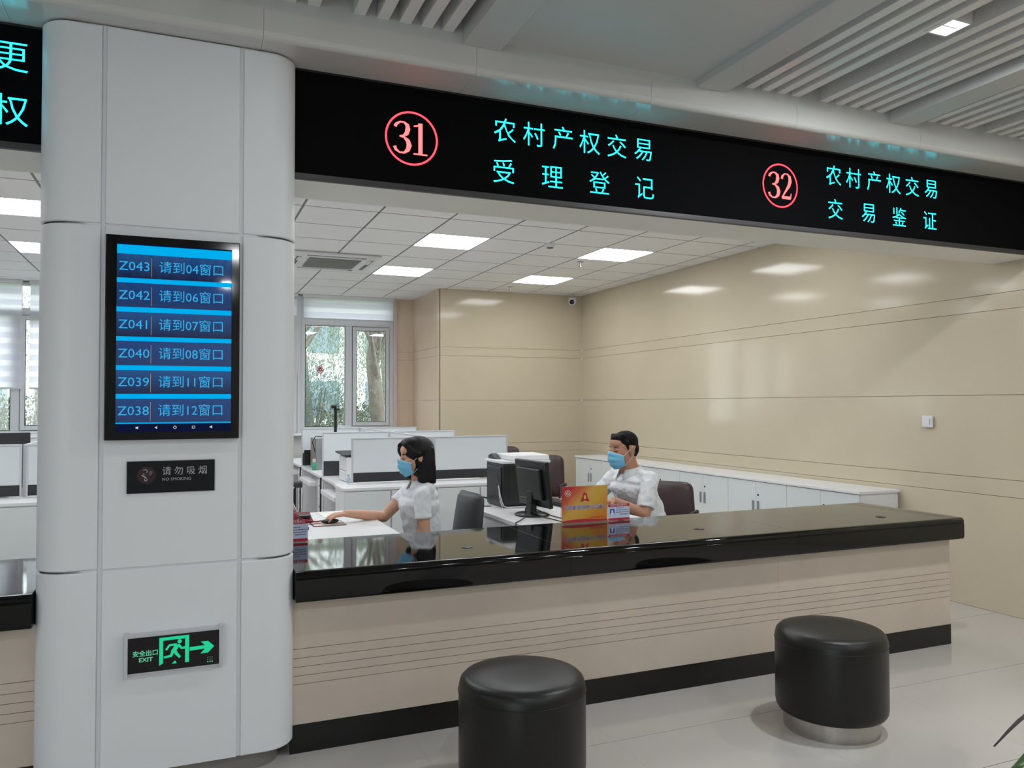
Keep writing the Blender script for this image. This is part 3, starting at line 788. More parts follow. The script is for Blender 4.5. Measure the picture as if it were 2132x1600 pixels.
# hall downlights set in the ceiling troughs (real lamps)
def downlight(x, y, lab, group='downlights in the hall ceiling troughs'):
    t = thing('downlight', lab, 'ceiling light', (x, y, ZS), group)
    obj('housing', MB().box(x-0.066, y-0.066, ZS-0.004, x-0.058, y+0.066, ZS+0.12).box(x+0.058, y-0.066, ZS-0.004, x+0.066, y+0.066, ZS+0.12)
        .box(x-0.058, y-0.066, ZS-0.004, x+0.058, y-0.058, ZS+0.12).box(x-0.058, y+0.058, ZS-0.004, x+0.058, y+0.066, ZS+0.12), M_white, t)
    obj('lamp', MB().box(x-0.057, y-0.057, ZS+0.012, x+0.057, y+0.057, ZS+0.016), emis('downlight_lamp', (1, 0.98, 0.95, 1), 14), t)
    obj('reflector_rib', MB().box(x-0.057, y-0.004, ZS+0.002, x+0.057, y+0.004, ZS+0.010), M_white, t)
    l = area('downlight_beam', (x, y, ZS-0.008), 0.11, 0.11, HALL_W*((1.8 if 2 < x < 4 else 1.5 if x < -4 else 0.7 if x > 4 else 0.15) if y > 2 else 0.7 if x > 4 else 1.05), (0.94, 0.98, 1.0)); l.parent = None
    return t
downlight(3.045, 2.39, 'bright square downlight in the slatted hall ceiling')
for y in (2.39, 0.2, -2.2, -4.6):
    for x in (-4.4, -1.9, 0.54, 3.045, 4.42):
        if not (y == 2.39 and x == 3.045): downlight(x, y, 'square hall downlight above or behind the photographer')

# ------------------------------------------------------------------ windows
def window(n, x0, x1, flip=False):
    r = sroot('window_%d' % n, ((x0+x1)/2, YWIN, 1.08))
    y0, y1 = YWIN-0.04, YWIN+0.03
    zb, zt, ztr = 1.08, 3.01, 2.66
    fb = MB()
    for (a, b) in ((x0, x0+0.06), (x1-0.06, x1)): fb.box(a, y0, zb, b, y1, zt)
    fb.box(x0+0.06, y0, zb, x1-0.06, y1, zb+0.085).box(x0+0.06, y0, ztr-0.06, x1-0.06, y1, ztr+0.03).box(x0+0.06, y0, zt-0.04, x1-0.06, y1, zt)
    mx0, mx1 = (x0+0.62, x0+0.72) if not flip else (x1-0.72, x1-0.62)
    fb.box(mx0, y0, zb+0.085, mx1, y1, ztr-0.06)
    obj('window_frame', fb, M_winf, r, 0.004)
    fx0, fx1 = (x0+0.06, mx0) if not flip else (mx1, x1-0.06)
    cx0, cx1 = (mx1, x1-0.06) if not flip else (x0+0.06, mx0)
    gk = MB()
    def gasket(a, b, c, d, y, t=0.006):
        gk.box(a, y, c, a+t, y+0.01, d).box(b-t, y, c, b, y+0.01, d).box(a+t, y, c, b-t, y+0.01, c+t).box(a+t, y, d-t, b-t, y+0.01, d)
    gasket(fx0, fx1, zb+0.085, ztr-0.06, y0-0.001)
    sh = MB(); a, b, c, d = cx0+0.006, cx1-0.006, zb+0.092, ztr-0.066; t = 0.052
    sh.box(a, y0-0.02, c, a+t, y0+0.03, d).box(b-t, y0-0.02, c, b, y0+0.03, d).box(a+t, y0-0.02, c, b-t, y0+0.03, c+t).box(a+t, y0-0.02, d-t, b-t, y0+0.03, d)
    sa = obj('sash', sh, M_winf, r, 0.004)
    obj('handle', MB().box(b-0.03, y0-0.05, 1.78, b-0.012, y0-0.021, 1.82).box(b-0.03, y0-0.055, 1.70, b-0.012, y0-0.045, 1.82), M_white, sa)
    gasket(a+t, b-t, c+t, d-t, y0-0.018)
    gasket(cx0, cx1, zb+0.085, ztr-0.06, y0-0.003, 0.004)
    obj('gasket', gk, M_gask, r)
    obj('glass', MB().box(fx0, YWIN, zb+0.085, fx1, YWIN+0.006, ztr-0.06), M_glass, r)
    obj('glass', MB().box(a+t, YWIN, c+t, b-t, YWIN+0.006, d-t), M_glass, r)
    obj('glass', MB().box(x0+0.06, YWIN, ztr+0.03, x1-0.06, YWIN+0.006, zt-0.04), M_glass, r)
    return r
window(1, 1.520, 2.845)
window(2, 0.150, 1.475, True)
window(3, -1.215, 0.110)
window(4, -2.585, -1.255, False)
window(5, -3.955, -2.625, True)
window(6, -5.28, -3.995)
mb = MB()
for x in (1.4975, 0.13, -1.235, -2.605, -3.975): mb.box(x-0.022, YWIN-0.05, 1.08, x+0.022, YWIN+0.05, 3.01)
for k, x in enumerate((1.4975, 0.13, -1.235, -2.605, -3.975)):
    struct('trim_%d' % (k+2), MB().box(x-0.0215, YWIN-0.06, 1.08, x+0.0215, YWIN+0.05, 3.01), M_winf, bevel=0.003)
struct('trim_7', MB().box(2.846, YWIN-0.05, 1.05, 2.894, YWIN, 3.02), mat('pinkish_window_trim', S(214, 198, 196), rough=0.4))
struct('windowsill_1', MB().box(XL, YWIN-0.16, 1.045, 2.894, YWIN+0.03, 1.079), M_white, bevel=0.006)

def translucent(name, col, tr):
    m = bpy.data.materials.new(name); m.use_nodes = True; nt = m.node_tree; nt.nodes.clear()
    d = nt.nodes.new('ShaderNodeBsdfDiffuse'); d.inputs[0].default_value = col
    t = nt.nodes.new('ShaderNodeBsdfTranslucent'); t.inputs[0].default_value = col
    mx = nt.nodes.new('ShaderNodeMixShader'); mx.inputs[0].default_value = tr
    nt.links.new(d.outputs[0], mx.inputs[1]); nt.links.new(t.outputs[0], mx.inputs[2])
    o = nt.nodes.new('ShaderNodeOutputMaterial'); nt.links.new(mx.outputs[0], o.inputs[0]); return m
M_bl1 = translucent('blind_sheer_band', S(250, 250, 253), 0.88)
M_bl2 = translucent('blind_dense_band', S(244, 244, 250), 0.74)
def blind(x0, x1, zbot, lab):
    t = thing('roller_blind', lab, 'blind', ((x0+x1)/2, YWIN-0.09, 3.0), 'striped roller blinds on the office windows')
    obj('cassette', MB().box(x0, YWIN-0.12, 2.985, x1, YWIN-0.065, 3.028), M_white, t, 0.004)
    z = 2.985; k = 0
    while z > zbot+0.01:
        h = min(0.068, z-zbot)
        obj('fabric_band', MB().box(x0+0.01, YWIN-0.094-(0.003 if k % 2 else 0), z-h, x1-0.01, YWIN-0.092-(0.003 if k % 2 else 0), z), M_bl2 if k % 2 else M_bl1, t)
        z -= h; k += 1
    obj('bottom_rail', MB().box(x0+0.008, YWIN-0.102, zbot-0.022, x1-0.008, YWIN-0.086, zbot), M_winf, t, 0.003)
    obj('bead_chain', MB().tube([(x1-0.004, YWIN-0.10, 2.98), (x1-0.004, YWIN-0.10, max(1.5, zbot-0.8))], 0.0035, 6), M_white, t)
blind(1.54, 2.842, 2.70, 'striped roller blind rolled up high on the right office window')
blind(0.17, 1.47, 2.72, 'striped roller blind rolled up, second from the right, mostly behind the column')
blind(-1.765, -0.40, 1.70, 'striped roller blind lowered on the left, half hidden by the white column')
blind(-3.18, -1.835, 1.70, 'striped roller blind lowered at the left edge of the picture')
blind(-4.55, -3.20, 1.30, 'striped roller blind lowered, outside the picture on the left')
blind(-5.27, -4.57, 1.30, 'narrow striped roller blind lowered, outside the picture on the far left')
blind(-0.38, 0.15, 1.30, 'narrow striped roller blind lowered, hidden behind the white column')

# red paper-cut and hazy film on the right window
pc = MB()
random.seed(3)
for k in range(8):
    a = 2*PI*k/8; ring(pc, 1.797+0.028*math.cos(a), 1.975+0.036*math.sin(a), 0.017, 0.008, YWIN-0.006, 14)
ring(pc, 1.797, 1.975, 0.018, 0.010, YWIN-0.006, 16)
ribbon(pc, [(1.797, 1.93), (1.80, 1.90), (1.795, 1.86)], [.012, .008, .004], YWIN-0.006)
tag(obj('paper_cut', pc, mat('red_paper', S(214, 96, 90), rough=0.7), origin=(1.797, YWIN-0.006, 1.975)), 'small red paper-cut flower stuck on the left pane of the right window', 'decoration')

# ------------------------------------------------------------------ outside: lawn, trees, a pale building
struct('ground', MB().box(-30, YWIN+0.3, -0.6, 30, 70, -0.45), M_grass)
bd = thing('building', 'pale distant building seen through the office windows', 'building', (2, 42, -0.45))
obj('wall', MB().box(-16, 42, -0.45, 20, 50, 7.5), M_facade, bd)
obj('roof', MB().box(-16.4, 41.6, 7.5, 20.4, 50.4, 7.9), M_plinth, bd)
for k in range(12):
    for zz in (0.8, 4.2):
        obj('window', MB().box(-15+3*k, 41.93, zz, -13.4+3*k, 41.99, zz+1.9), mat('far_window_glass', S(120, 140, 150), rough=0.2) if k+zz == 0.8 else bpy.data.materials['far_window_glass'], bd)
def leaves(n, fn, sz, rnd):
    mb = MB(); vs = []; fs = []
    for _ in range(n):
        p, d, wv, L = fn(rnd)
        p = Vector(p); d = Vector(d).normalized(); s_ = d.cross(Vector((rnd.uniform(-1, 1), rnd.uniform(-1, 1), rnd.uniform(-1, 1)))).normalized()
        i = len(vs); vs += [p, p+d*L*0.5+s_*wv, p+d*L, p+d*L*0.5-s_*wv]; fs.append((i, i+1, i+2, i+3))
    mb.add(vs, fs); return mb
def willow(x, y, h, r, seed, lab, m=M_leafA, n=17000):
    rnd = random.Random(seed)
    t = thing('tree', lab, 'tree', (x, y, -0.45), 'trees outside the office windows')
    tr_ = [(x, y, -0.45), (x+0.05, y, h*0.2), (x-0.06, y+0.1, h*0.45), (x+0.1, y, h*0.75)]
    mb = MB().tube(tr_, [0.17, 0.14, 0.11, 0.05], 10)
    for k in range(7):
        a = rnd.uniform(0, 2*PI); b = rnd.uniform(0.35, 0.7)
        mb.tube([(x, y, h*b), (x+math.cos(a)*r*.5, y+math.sin(a)*r*.5, h*(b+.18)), (x+math.cos(a)*r*.9, y+math.sin(a)*r*.9, h*(b+.2))], [.05, .03, .012], 6)
    obj('trunk', mb, M_bark, t)
    strands = []
    for k in range(150):
        a = rnd.uniform(0, 2*PI); rr = r*math.sqrt(rnd.random()); strands.append((x+rr*math.cos(a), y+rr*math.sin(a), h*rnd.uniform(.55, 1.0), rnd.uniform(.25, .62)*h))
    def fn(q):
        s = q.choice(strands); u = q.random()
        return (s[0]+q.gauss(0, .05), s[1]+q.gauss(0, .05), s[2]-u*s[3]), (q.gauss(0, .35), q.gauss(0, .35), -1), 0.0065, 0.062
    obj('foliage', leaves(n, fn, 1, rnd), m, t)['kind'] = 'stuff'
def bush(x, y, r, h, seed, lab, m, n=2600, z0=-0.45, spiky=False):
    rnd = random.Random(seed)
    t = thing('shrub', lab, 'shrub', (x, y, z0), 'shrubs outside the office windows')
    mb = MB()
    for k in range(8):
        a = rnd.uniform(0, 2*PI); mb.tube([(x, y, z0), (x+math.cos(a)*r*.4, y+math.sin(a)*r*.4, z0+h*.5), (x+math.cos(a)*r*.7, y+math.sin(a)*r*.7, z0+h*.85)], [.03, .02, .008], 6)
    obj('stems', mb, M_bark, t)['kind'] = 'stuff'
    def fn(q):
        while True:
            v = Vector((q.uniform(-1, 1), q.uniform(-1, 1), q.uniform(-1, 1)))
            if .35 < v.length < 1+0.12*math.sin(9*v.x)*math.sin(8*v.z): break
        d = (v.x+q.gauss(0, .5), v.y+q.gauss(0, .5), v.z*0.5+q.gauss(0.2, .5))
        return (x+v.x*r, y+v.y*r, z0+h*.52+v.z*h*.5), d, (0.005 if spiky else 0.017), (0.11 if spiky else 0.052)
    obj('foliage', leaves(n, fn, 1, rnd), m, t)['kind'] = 'stuff'
willow(2.10, 15.2, 5.6, 1.7, 11, 'tall willow with hanging branches outside, left pane of the right window')
willow(4.15, 17.0, 6.2, 1.9, 12, 'tall willow with thick trunk outside, seen through the casement window')
willow(3.05, 13.3, 5.0, 0.8, 17, 'slim tree with a pale trunk close behind the casement window', n=4200)
willow(-4.6, 15.6, 5.6, 1.8, 13, 'willow outside the windows left of the column')
willow(-2.6, 18.0, 6.0, 2.0, 14, 'farther willow outside the windows left of the column')
willow(0.2, 19.0, 6.0, 2.0, 15, 'willow outside hidden behind the white column')
bush(1.95, 13.9, .95, 2.6, 21, 'blue green pine shrub outside the left pane of the right window', M_leafC, 11000, spiky=True)
bush(3.3, 14.1, .9, 2.0, 22, 'leafy shrub outside at the foot of the casement window', M_leafB, 8500)
bush(2.4, 12.9, .6, 1.9, 23, 'low light green shrub right behind the office window', M_leafB, 6000)
bush(4.2, 14.4, .9, 2.2, 24, 'round shrub outside behind the right edge of the window', M_leafB, 7000)
bush(-3.1, 13.9, 1.0, 2.3, 25, 'leafy shrub outside the left windows', M_leafB, 8500)
bush(-2.2, 14.6, 1.0, 2.1, 26, 'grey green shrub outside, next to the white column edge', M_leafB, 7000)
bush(-4.3, 14.2, 1.0, 2.2, 27, 'shrub outside at the left edge of the picture', M_leafC, 7000)

# ------------------------------------------------------------------ work benches with screens
def screen_panel(name, lab, x0, x1, y0, y1, z0, z1, group, band=None):
    t = thing(name, lab, 'desk screen', ((x0+x1)/2, (y0+y1)/2, z0), group)
    alongx = (x1-x0) > (y1-y0)
    fr = MB(); f = 0.012
    if alongx:
        fr.box(x0, y0, z0, x0+f, y1, z1).box(x1-f, y0, z0, x1, y1, z1).box(x0+f, y0, z1-f, x1-f, y1, z1)
        obj('frame', fr, M_scrf, t, 0.002)
        obj('panel', MB().box(x0+f, y0+0.005, z0+0.005, x1-f, y1-0.005, z1-f), M_gfabric, t)
        obj('dark_band', MB().box(x0+f, y0+0.002, z0+0.005, x1-f, y1-0.002, band), M_bandm, t)
    else:
        fr.box(x0, y0, z0, x1, y0+f, z1).box(x0, y1-f, z0, x1, y1, z1).box(x0, y0+f, z1-f, x1, y1-f, z1)
        obj('frame', fr, M_scrf, t, 0.002)
        obj('panel', MB().box(x0+0.005, y0+f, z0+0.005, x1-0.005, y1-f, z1-f), M_gfabric, t)
    return t
def desk(x0, x1, y0, y1, lab, open_side):
    t = thing('desk', lab, 'desk', ((x0+x1)/2, (y0+y1)/2, 0), 'white workstation desks in the back office')
    obj('desktop', MB().box(x0, y0, 0.725, x1, y1, 0.75), M_white, t, 0.002)
    obj('side_panel', MB().box(x0+0.02, y0, 0, x1-0.02, y0+0.022, 0.7245), M_white, t)
    obj('side_panel', MB().box(x0+0.02, y1-0.022, 0, x1-0.02, y1, 0.7245), M_white, t)
    bx = x1-0.03 if open_side < 0 else x0+0.01
    obj('modesty_panel', MB().box(bx, y0+0.03, 0.15, bx+0.018, y1-0.03, 0.7245), M_white, t)
    kx0, kx1 = (x0-0.06, x0+0.30) if open_side < 0 else (x1-0.30, x1+0.06)
    obj('keyboard_tray', MB().box(kx0, y0+0.42, 0.615, kx1, y1-0.30, 0.655), M_white, t, 0.002)
    ped = thing  # pedestal is part of the desk
    px0, px1 = (x0+0.03, x1-0.05) if open_side < 0 else (x0+0.05, x1-0.03)
    p = obj('pedestal', MB().box(px0, y0+0.03, 0.04, px1, y0+0.36, 0.7), M_white, t)
    fx = px0 if open_side < 0 else px1
    for k in range(3):
        d = obj('drawer', MB().box(fx-0.012, y0+0.034, 0.06+0.215*k, fx+0.012, y0+0.356, 0.265+0.215*k), M_white, t, 0.002)
        obj('handle', MB().box(fx-0.02, y0+0.15, 0.20+0.215*k, fx+0.02, y0+0.24, 0.212+0.215*k), M_seam, d)
    return t
def bench(xs0, xsp, xs1, tagw, ncab, cabw, cab0):
    G = 'grey desk screens of the '+tagw+' bench'
    for k, y in enumerate((6.6, 8.1, 9.6)):
        where = ('nearest to the counter', 'in the middle row', 'in the back row')[k]
        screen_panel('desk_screen', 'grey cross screen with charcoal band, %s, left half, %s bench' % (where, tagw), xs0, xsp-0.014, y-0.014, y+0.014, 0.752 if k else 0.822, 1.197, G, 0.905)
        screen_panel('desk_screen', 'grey cross screen with charcoal band, %s, right half, %s bench' % (where, tagw), xsp+0.014, xs1, y-0.014, y+0.014, 0.752 if k else 0.822, 1.197, G, 0.905)
        screen_panel('desk_screen', 'grey lengthwise screen behind the cross screen %s, %s bench' % (where, tagw), xsp-0.012, xsp+0.012, y+0.016, y+1.484, 0.752, 1.195, G)
        desk(xs0-0.005, xsp-0.014, y+0.016, y+1.484, 'white desk on the left side, %s, %s bench' % (where, tagw), -1)
        desk(xsp+0.014, xs1+0.005, y+0.016, y+1.484, 'white desk on the right side, %s, %s bench' % (where, tagw), 1)
        t = thing('support_post', 'slim dark upright at the left end of the screen %s, %s bench' % (where, tagw), 'post', (xs0-0.012, y, 0))
        obj('post', MB().box(xs0-0.022, y-0.012, 0.0, xs0-0.0065, y+0.012, 0.74), M_dark, t)
    cx1 = cab0+ncab*cabw
    t = thing('low_cabinet', 'white low cabinet closing the front end of the %s bench' % tagw, 'cabinet', ((cab0+cx1)/2, 6.4, 0))
    obj('body', MB().box(cab0+0.01, 6.215, 0.05, cx1-0.01, 6.58, 0.795), M_white, t)
    obj('base', MB().box(cab0+0.02, 6.235, 0.0, cx1-0.02, 6.57, 0.05), M_plinth, t)
    top = [(cab0, 6.58), (cab0, 6.235), (cab0+0.02, 6.20), (cx1, 6.20), (cx1, 6.61), (xs0+0.02, 6.61), (xs0+0.02, 6.61)]
    obj('top', MB().prism([(cab0, 6.235), (cab0+0.02, 6.20), (cx1, 6.20), (cx1, 6.585), (cab0, 6.585)], 'z', 0.796, 0.82), M_white, t, 0.003)
    for k in range(ncab):
        d = obj('door', MB().box(cab0+0.012+cabw*k, 6.198+0.002, 0.06, cab0+cabw*(k+1)-0.002-(0.01 if k == ncab-1 else 0), 6.2145, 0.788), M_whiteg, t, 0.0015)
bench(1.30, 2.0, 2.70, 'right', 4, 0.378, 1.155)
bench(-1.75, -1.05, -0.35, 'left', 4, 0.378, -1.90)

def monitor(x, y, z, yaw_, w_, h_, lab, tilt=0.10, face=M_blackg, lift=0.09, shell=M_black):
    # screen normal points along +X before rotation; base at (x, y, z)
    t = thing('monitor', lab, 'monitor', (0, 0, 0))
    obj('base', MB().lathe([(0.11, 0.0), (0.112, 0.006), (0.10, 0.014), (0.03, 0.020)], (0, 0, 0), 32, sy=1.15), shell, t)
    obj('neck', MB().prism([(-0.030, 0.015), (0.018, 0.015), (0.010, lift+0.10), (-0.022, lift+0.10)], 'y', -0.035, 0.035), shell, t, 0.004)
    n = Vector((math.cos(tilt), 0, math.sin(tilt))); u_ = Vector((-math.sin(tilt), 0, math.cos(tilt)))
    c = Vector((0.01, 0, lift+h_/2))
    obj('back_shell', MB().obox(c-n*0.022, n, (0, 1, 0), u_, 0.014, w_*0.36, h_*0.34), shell, t, 0.008)
    obj('bezel', MB().obox(c, n, (0, 1, 0), u_, 0.013, w_/2, h_/2), shell, t, 0.006)
    obj('screen', MB().obox(c+n*0.0135, n, (0, 1, 0), u_, 0.0008, w_/2-0.018, h_/2-0.020), face, t)
    t.location = (x, y, z); t.rotation_euler = (0, 0, yaw_)
    return t

# clerk desks behind the counter
def clerkdesk(x0, x1, y0, y1, lab):
    t = thing('desk', lab, 'desk', ((x0+x1)/2, (y0+y1)/2, 0), 'clerk desks behind the counter')
    obj('desktop', MB().box(x0, y0, 0.722, x1, y1, 0.748), M_white, t, 0.003)
    obj('side_panel', MB().box(x0+0.015, y1-0.03, 0, x1-0.03, y1-0.008, 0.7215), M_white, t)
    obj('side_panel', MB().box(x0+0.015, y0+0.008, 0, x1-0.03, y0+0.03, 0.7215), M_white, t)
    obj('modesty_panel', MB().box(x0+0.012, y0+0.031, 0.05, x0+0.030, y1-0.031, 0.7215), M_white, t)
    obj('grommet', MB().cyl((x0+0.12, y1-0.2, 0), 0.03, 0.748, 0.750), M_dark, t)
    return t
clerkdesk(0.35, 1.14, 4.235, 5.46, 'white desk under the woman clerk\'s hand, behind the counter')
clerkdesk(1.885, 2.72, 4.235, 5.48, 'white desk with printer and monitor in front of the male clerk')

# printer with dark body and white lid
pr = thing('printer', 'black bodied printer with white scanner lid on the middle desk', 'printer', (2.26, 5.32, 0.748))
x0, x1, y0, y1 = 2.062, 2.43, 5.13, 5.46
M_prb = mat('printer_black', S(24, 26, 28), rough=0.3)
obj('body', MB().prism([(y0+0.012, 0.752), (y1-0.01, 0.752), (y1, 0.775), (y1, 1.055), (y0, 1.055), (y0, 0.77)], 'x', x0+0.008, x1), M_prb, pr, 0.008)
obj('side_panel', MB().box(x0, y0+0.03, 0.80, x0+0.009, y1-0.03, 1.03), M_black, pr, 0.006)
obj('side_recess', MB().prism([(y0+0.06, 0.93), (y0+0.10, 0.985), (y1-0.07, 0.985), (y1-0.07, 0.965), (y0+0.11, 0.96), (y0+0.085, 0.925)], 'x', x0-0.002, x0+0.001), M_dark, pr)
obj('tray_line', MB().box(x0-0.001, y0+0.02, 0.795, x0+0.001, y1-0.02, 0.799), M_dark, pr)
obj('rear_door', MB().box(x0+0.05, y0-0.003, 0.80, x1-0.02, y0+0.001, 1.02), M_black, pr, 0.003)
obj('scanner_unit', MB().box(x0-0.004, y0-0.005, 1.056, x1+0.004, y1+0.004, 1.076), M_white, pr, 0.005)
obj('lid', MB().prism([(y0+0.004, 1.0765), (y1-0.01, 1.0765), (y1-0.03, 1.116), (y0+0.02, 1.112)], 'x', x0+0.075, x1+0.002), M_white, pr, 0.006)
obj('control_panel', MB().prism([(y1-0.12, 1.077), (y1+0.02, 1.077), (y1+0.02, 1.100), (y1-0.04, 1.115)], 'x', x0+0.03, x0+0.074), M_dark, pr, 0.003)
cb = obj('power_cable', MB().tube([(x0-0.004, y0+0.06, 0.90), (x0-0.02, y0+0.0, 0.86), (x0-0.012, y0-0.02, 0.80), (x0+0.005, y0-0.01, 0.765), (x0+0.03, y0-0.012, 0.754), (x0+0.25, y0-0.012, 0.754)], 0.004, 6)
         .tube([(x0-0.004, y0+0.05, 0.885), (x0-0.025, y0-0.005, 0.84), (x0-0.020, y0-0.02, 0.79), (x0-0.006, y0-0.02, 0.756)], 0.003, 6), M_white, pr)
tag(obj('cable', MB().tube([(1.95, 5.43, 0.76), (1.97, 5.46, 0.79), (2.02, 5.44, 0.80), (2.055, 5.40, 0.79)], 0.006, 6).tube([(1.95, 5.43, 0.76), (1.93, 5.41, 0.752)], 0.008, 6), M_black, origin=(1.97, 5.43, 0.75)), 'short black cable plugged into the left side of the printer', 'cable')
monitor(2.115, 4.74, 0.749, math.radians(4), 0.43, 0.30, 'black monitor seen from behind on the middle desk', tilt=0.12, lift=0.06)
cabl = MB().tube([(2.06, 4.72, 0.80), (2.00, 4.60, 0.757), (1.93, 4.50, 0.757), (1.88, 4.46, 0.75), (1.872, 4.43, 0.70), (1.872, 4.40, 0.60)], 0.0035, 6)
tag(obj('cable', cabl, M_black, origin=(1.95, 4.55, 0.75)), 'thin black cable looping over the left edge of the middle desk', 'cable')
cabl = MB().tube([(2.10, 4.70, 0.78), (2.12, 4.62, 0.755), (2.14, 4.48, 0.755), (2.15, 4.30, 0.755), (2.15, 4.228, 0.74)], 0.004, 6).tube([(2.13, 4.73, 0.79), (2.20, 4.62, 0.755), (2.21, 4.45, 0.755), (2.20, 4.30, 0.755), (2.20, 4.228, 0.74)], 0.004, 6)
tag(obj('cable', cabl, M_black, origin=(2.15, 4.5, 0.75)), 'black monitor cables running from the stand to the counter', 'cable')

def keyboard(x, y, z, lab, rot=0.0):
    t = thing('keyboard', lab, 'keyboard', (0, 0, 0))
    obj('case', MB().box(-0.07, -0.215, 0, 0.07, 0.215, 0.018), M_black, t, 0.004)
    src = obj('key', MB().box(-0.0075, -0.0075, 0.018, 0.0075, 0.0075, 0.025), M_dark, t, 0)
    src.location = (-0.05, -0.19, 0)
    for i in range(5):
        for j in range(20):
            if i == 0 and j == 0: continue
            inst(src, (-0.05+0.0235*i, -0.19+0.02*j, 0), t)
    t.location = (x, y, z); t.rotation_euler = (0, 0, rot)
    return t
keyboard(2.52, 5.20, 0.749, 'black keyboard under the male clerk\'s hands', math.radians(3))
# woman's desk items
cr = thing('card_reader', 'black upright card reader behind the column edge, left of the red telephone', 'card reader', (0.62, 5.20, 0.749))
obj('body', MB().prism([(0.545, 0.7495), (0.675, 0.7495), (0.655, 0.80), (0.635, 0.925), (0.555, 0.925)], 'y', 5.15, 5.26), M_black, cr, 0.006)
obj('front_panel', MB().prism([(0.6545, 0.803), (0.6575, 0.803), (0.6375, 0.915), (0.6345, 0.915)], 'y', 5.165, 5.245), M_blackg, cr)
obj('foot', MB().box(0.54, 5.14, 0.7485, 0.685, 5.27, 0.7495), M_dark, cr)
bw = thing('document_camera', 'grey horizontal arm device standing behind the column edge on the woman\'s desk', 'document camera', (0.60, 5.40, 0.749))
obj('base', MB().box(0.56, 5.33, 0.7495, 0.72, 5.45, 0.765), M_dark, bw, 0.004)
obj('stand', MB().box(0.665, 5.385, 0.766, 0.695, 5.415, 0.93), M_black, bw, 0.004)
obj('head', MB().capsule((0.54, 5.40, 0.945), 0.022, (0.735, 5.40, 0.945), 0.022, 16, False, False), M_dark, bw)
obj('cable', MB().tube([(0.68, 5.38, 0.93), (0.65, 5.36, 0.90), (0.665, 5.36, 0.84), (0.70, 5.37, 0.765)], 0.005, 6), M_white, bw)
M_dkred = mat('dark_red_plastic', S(120, 22, 44), rough=0.35)
ph = thing('telephone', 'dark red desk telephone beside the woman\'s mouse pad', 'telephone', (0.67, 5.04, 0.749))
obj('body', MB().prism([(4.955, 0.7495), (5.12, 0.7495), (5.12, 0.80), (4.955, 0.765)], 'x', 0.60, 0.745), M_dkred, ph, 0.006)
obj('handset', MB().capsule((0.625, 4.99, 0.815), 0.020, (0.625, 5.11, 0.835), 0.020, 14), M_dkred, ph)
obj('handset_ear', MB().capsule((0.625, 4.975, 0.800), 0.024, (0.630, 4.972, 0.785), 0.022, 14), M_dkred, ph)
obj('keypad', MB().box(0.665, 4.985, 0.778, 0.73, 5.06, 0.792), M_black, ph)
tag(obj('coiled_cord', MB().tube([(0.635, 4.97, 0.80), (0.70, 4.955, 0.765), (0.76, 4.96, 0.757), (0.80, 4.985, 0.757)], 0.004, 6), M_dkred, origin=(0.7, 4.96, 0.757)), 'dark red telephone cord lying beside the mouse', 'cord')
mp_ = thing('mouse_pad', 'printed mouse pad with black border under the woman\'s mouse', 'mouse pad', (0.82, 4.90, 0.749))
obj('mat', MB().box(0.722, 4.80, 0.7490, 0.918, 5.01, 0.7515), M_black, mp_, 0.001)
obj('print', MB().box(0.728, 4.806, 0.7515, 0.912, 5.004, 0.7522), mat('pad_print_pink', S(214, 186, 176), rough=0.6), mp_)
g = MB()
for k in range(16): g.box(0.785+0.0078*k, 4.812, 0.7522, 0.789+0.0078*k, 4.84, 0.7525)
obj('print_bars', g, M_dark, mp_)
ms = thing('mouse', 'black computer mouse under the woman\'s hand', 'mouse', (0.83, 4.885, 0.752))
obj('shell', MB().ellipsoid((0.832, 4.885, 0.7665), (0.055, 0.03, 0.0145)), M_black, ms)
obj('cable', MB().tube([(0.78, 4.885, 0.757), (0.74, 4.89, 0.754), (0.70, 4.88, 0.752), (0.66, 4.86, 0.752)], 0.002, 6), M_black, ms)
tag(obj('paper', MB().box(0.84, 5.16, 0.7485, 1.05, 5.44, 0.7515), M_wht, origin=(0.94, 5.3, 0.749)), 'white paper sheets at the back of the woman\'s desk', 'paper')
tag(obj('round_tin', MB().lathe([(0.028, 0.7485), (0.029, 0.762), (0.026, 0.764)], (0.655, 4.72, 0), 24), mat('blue_grey_tin', S(96, 96, 128), rough=0.4), origin=(0.655, 4.72, 0.749)), 'small round blue grey tin beside the left name card', 'tin')

# ------------------------------------------------------------------ things on the far benches
t = thing('printer', 'white upright printer on the desk behind the nearest screen', 'printer', (1.52, 7.55, 0.75))
obj('body', MB().box(1.405, 7.38, 0.7515, 1.72, 7.75, 0.985), M_white, t, 0.012)
obj('lower_tray', MB().box(1.398, 7.40, 0.76, 1.406, 7.70, 0.845), M_white, t, 0.004)
obj('seam', MB().box(1.4035, 7.40, 0.855, 1.4055, 7.72, 0.858), M_seam, t)
obj('open_lid', MB().prism([(7.37, 1.000), (7.76, 1.012), (7.76, 1.028), (7.37, 1.010)], 'x', 1.37, 1.74), M_dark, t, 0.003)
obj('lid_hinge', MB().box(1.43, 7.40, 0.984, 1.45, 7.42, 1.004), M_dark, t)
t = thing('water_bottle', 'small clear plastic bottle at the left end of the nearest screen', 'bottle', (1.275, 6.53, 0.82))
obj('bottle', MB().lathe([(0.014, 0.8215), (0.016, 0.825), (0.016, 0.868), (0.013, 0.876), (0.007, 0.884), (0.007, 0.888)], (1.262, 6.53, 0), 20), glassmat('bottle_plastic', (0.80, 0.88, 0.94, 1), 0.12), t)
obj('cap', MB().cyl((1.262, 6.53, 0), 0.009, 0.888, 0.898, 16), mat('cap_blue', S(120, 160, 200), rough=0.5), t)
t = thing('computer_tower', 'grey computer tower on the far left desk behind the middle screen', 'computer', (1.45, 9.1, 0.75))
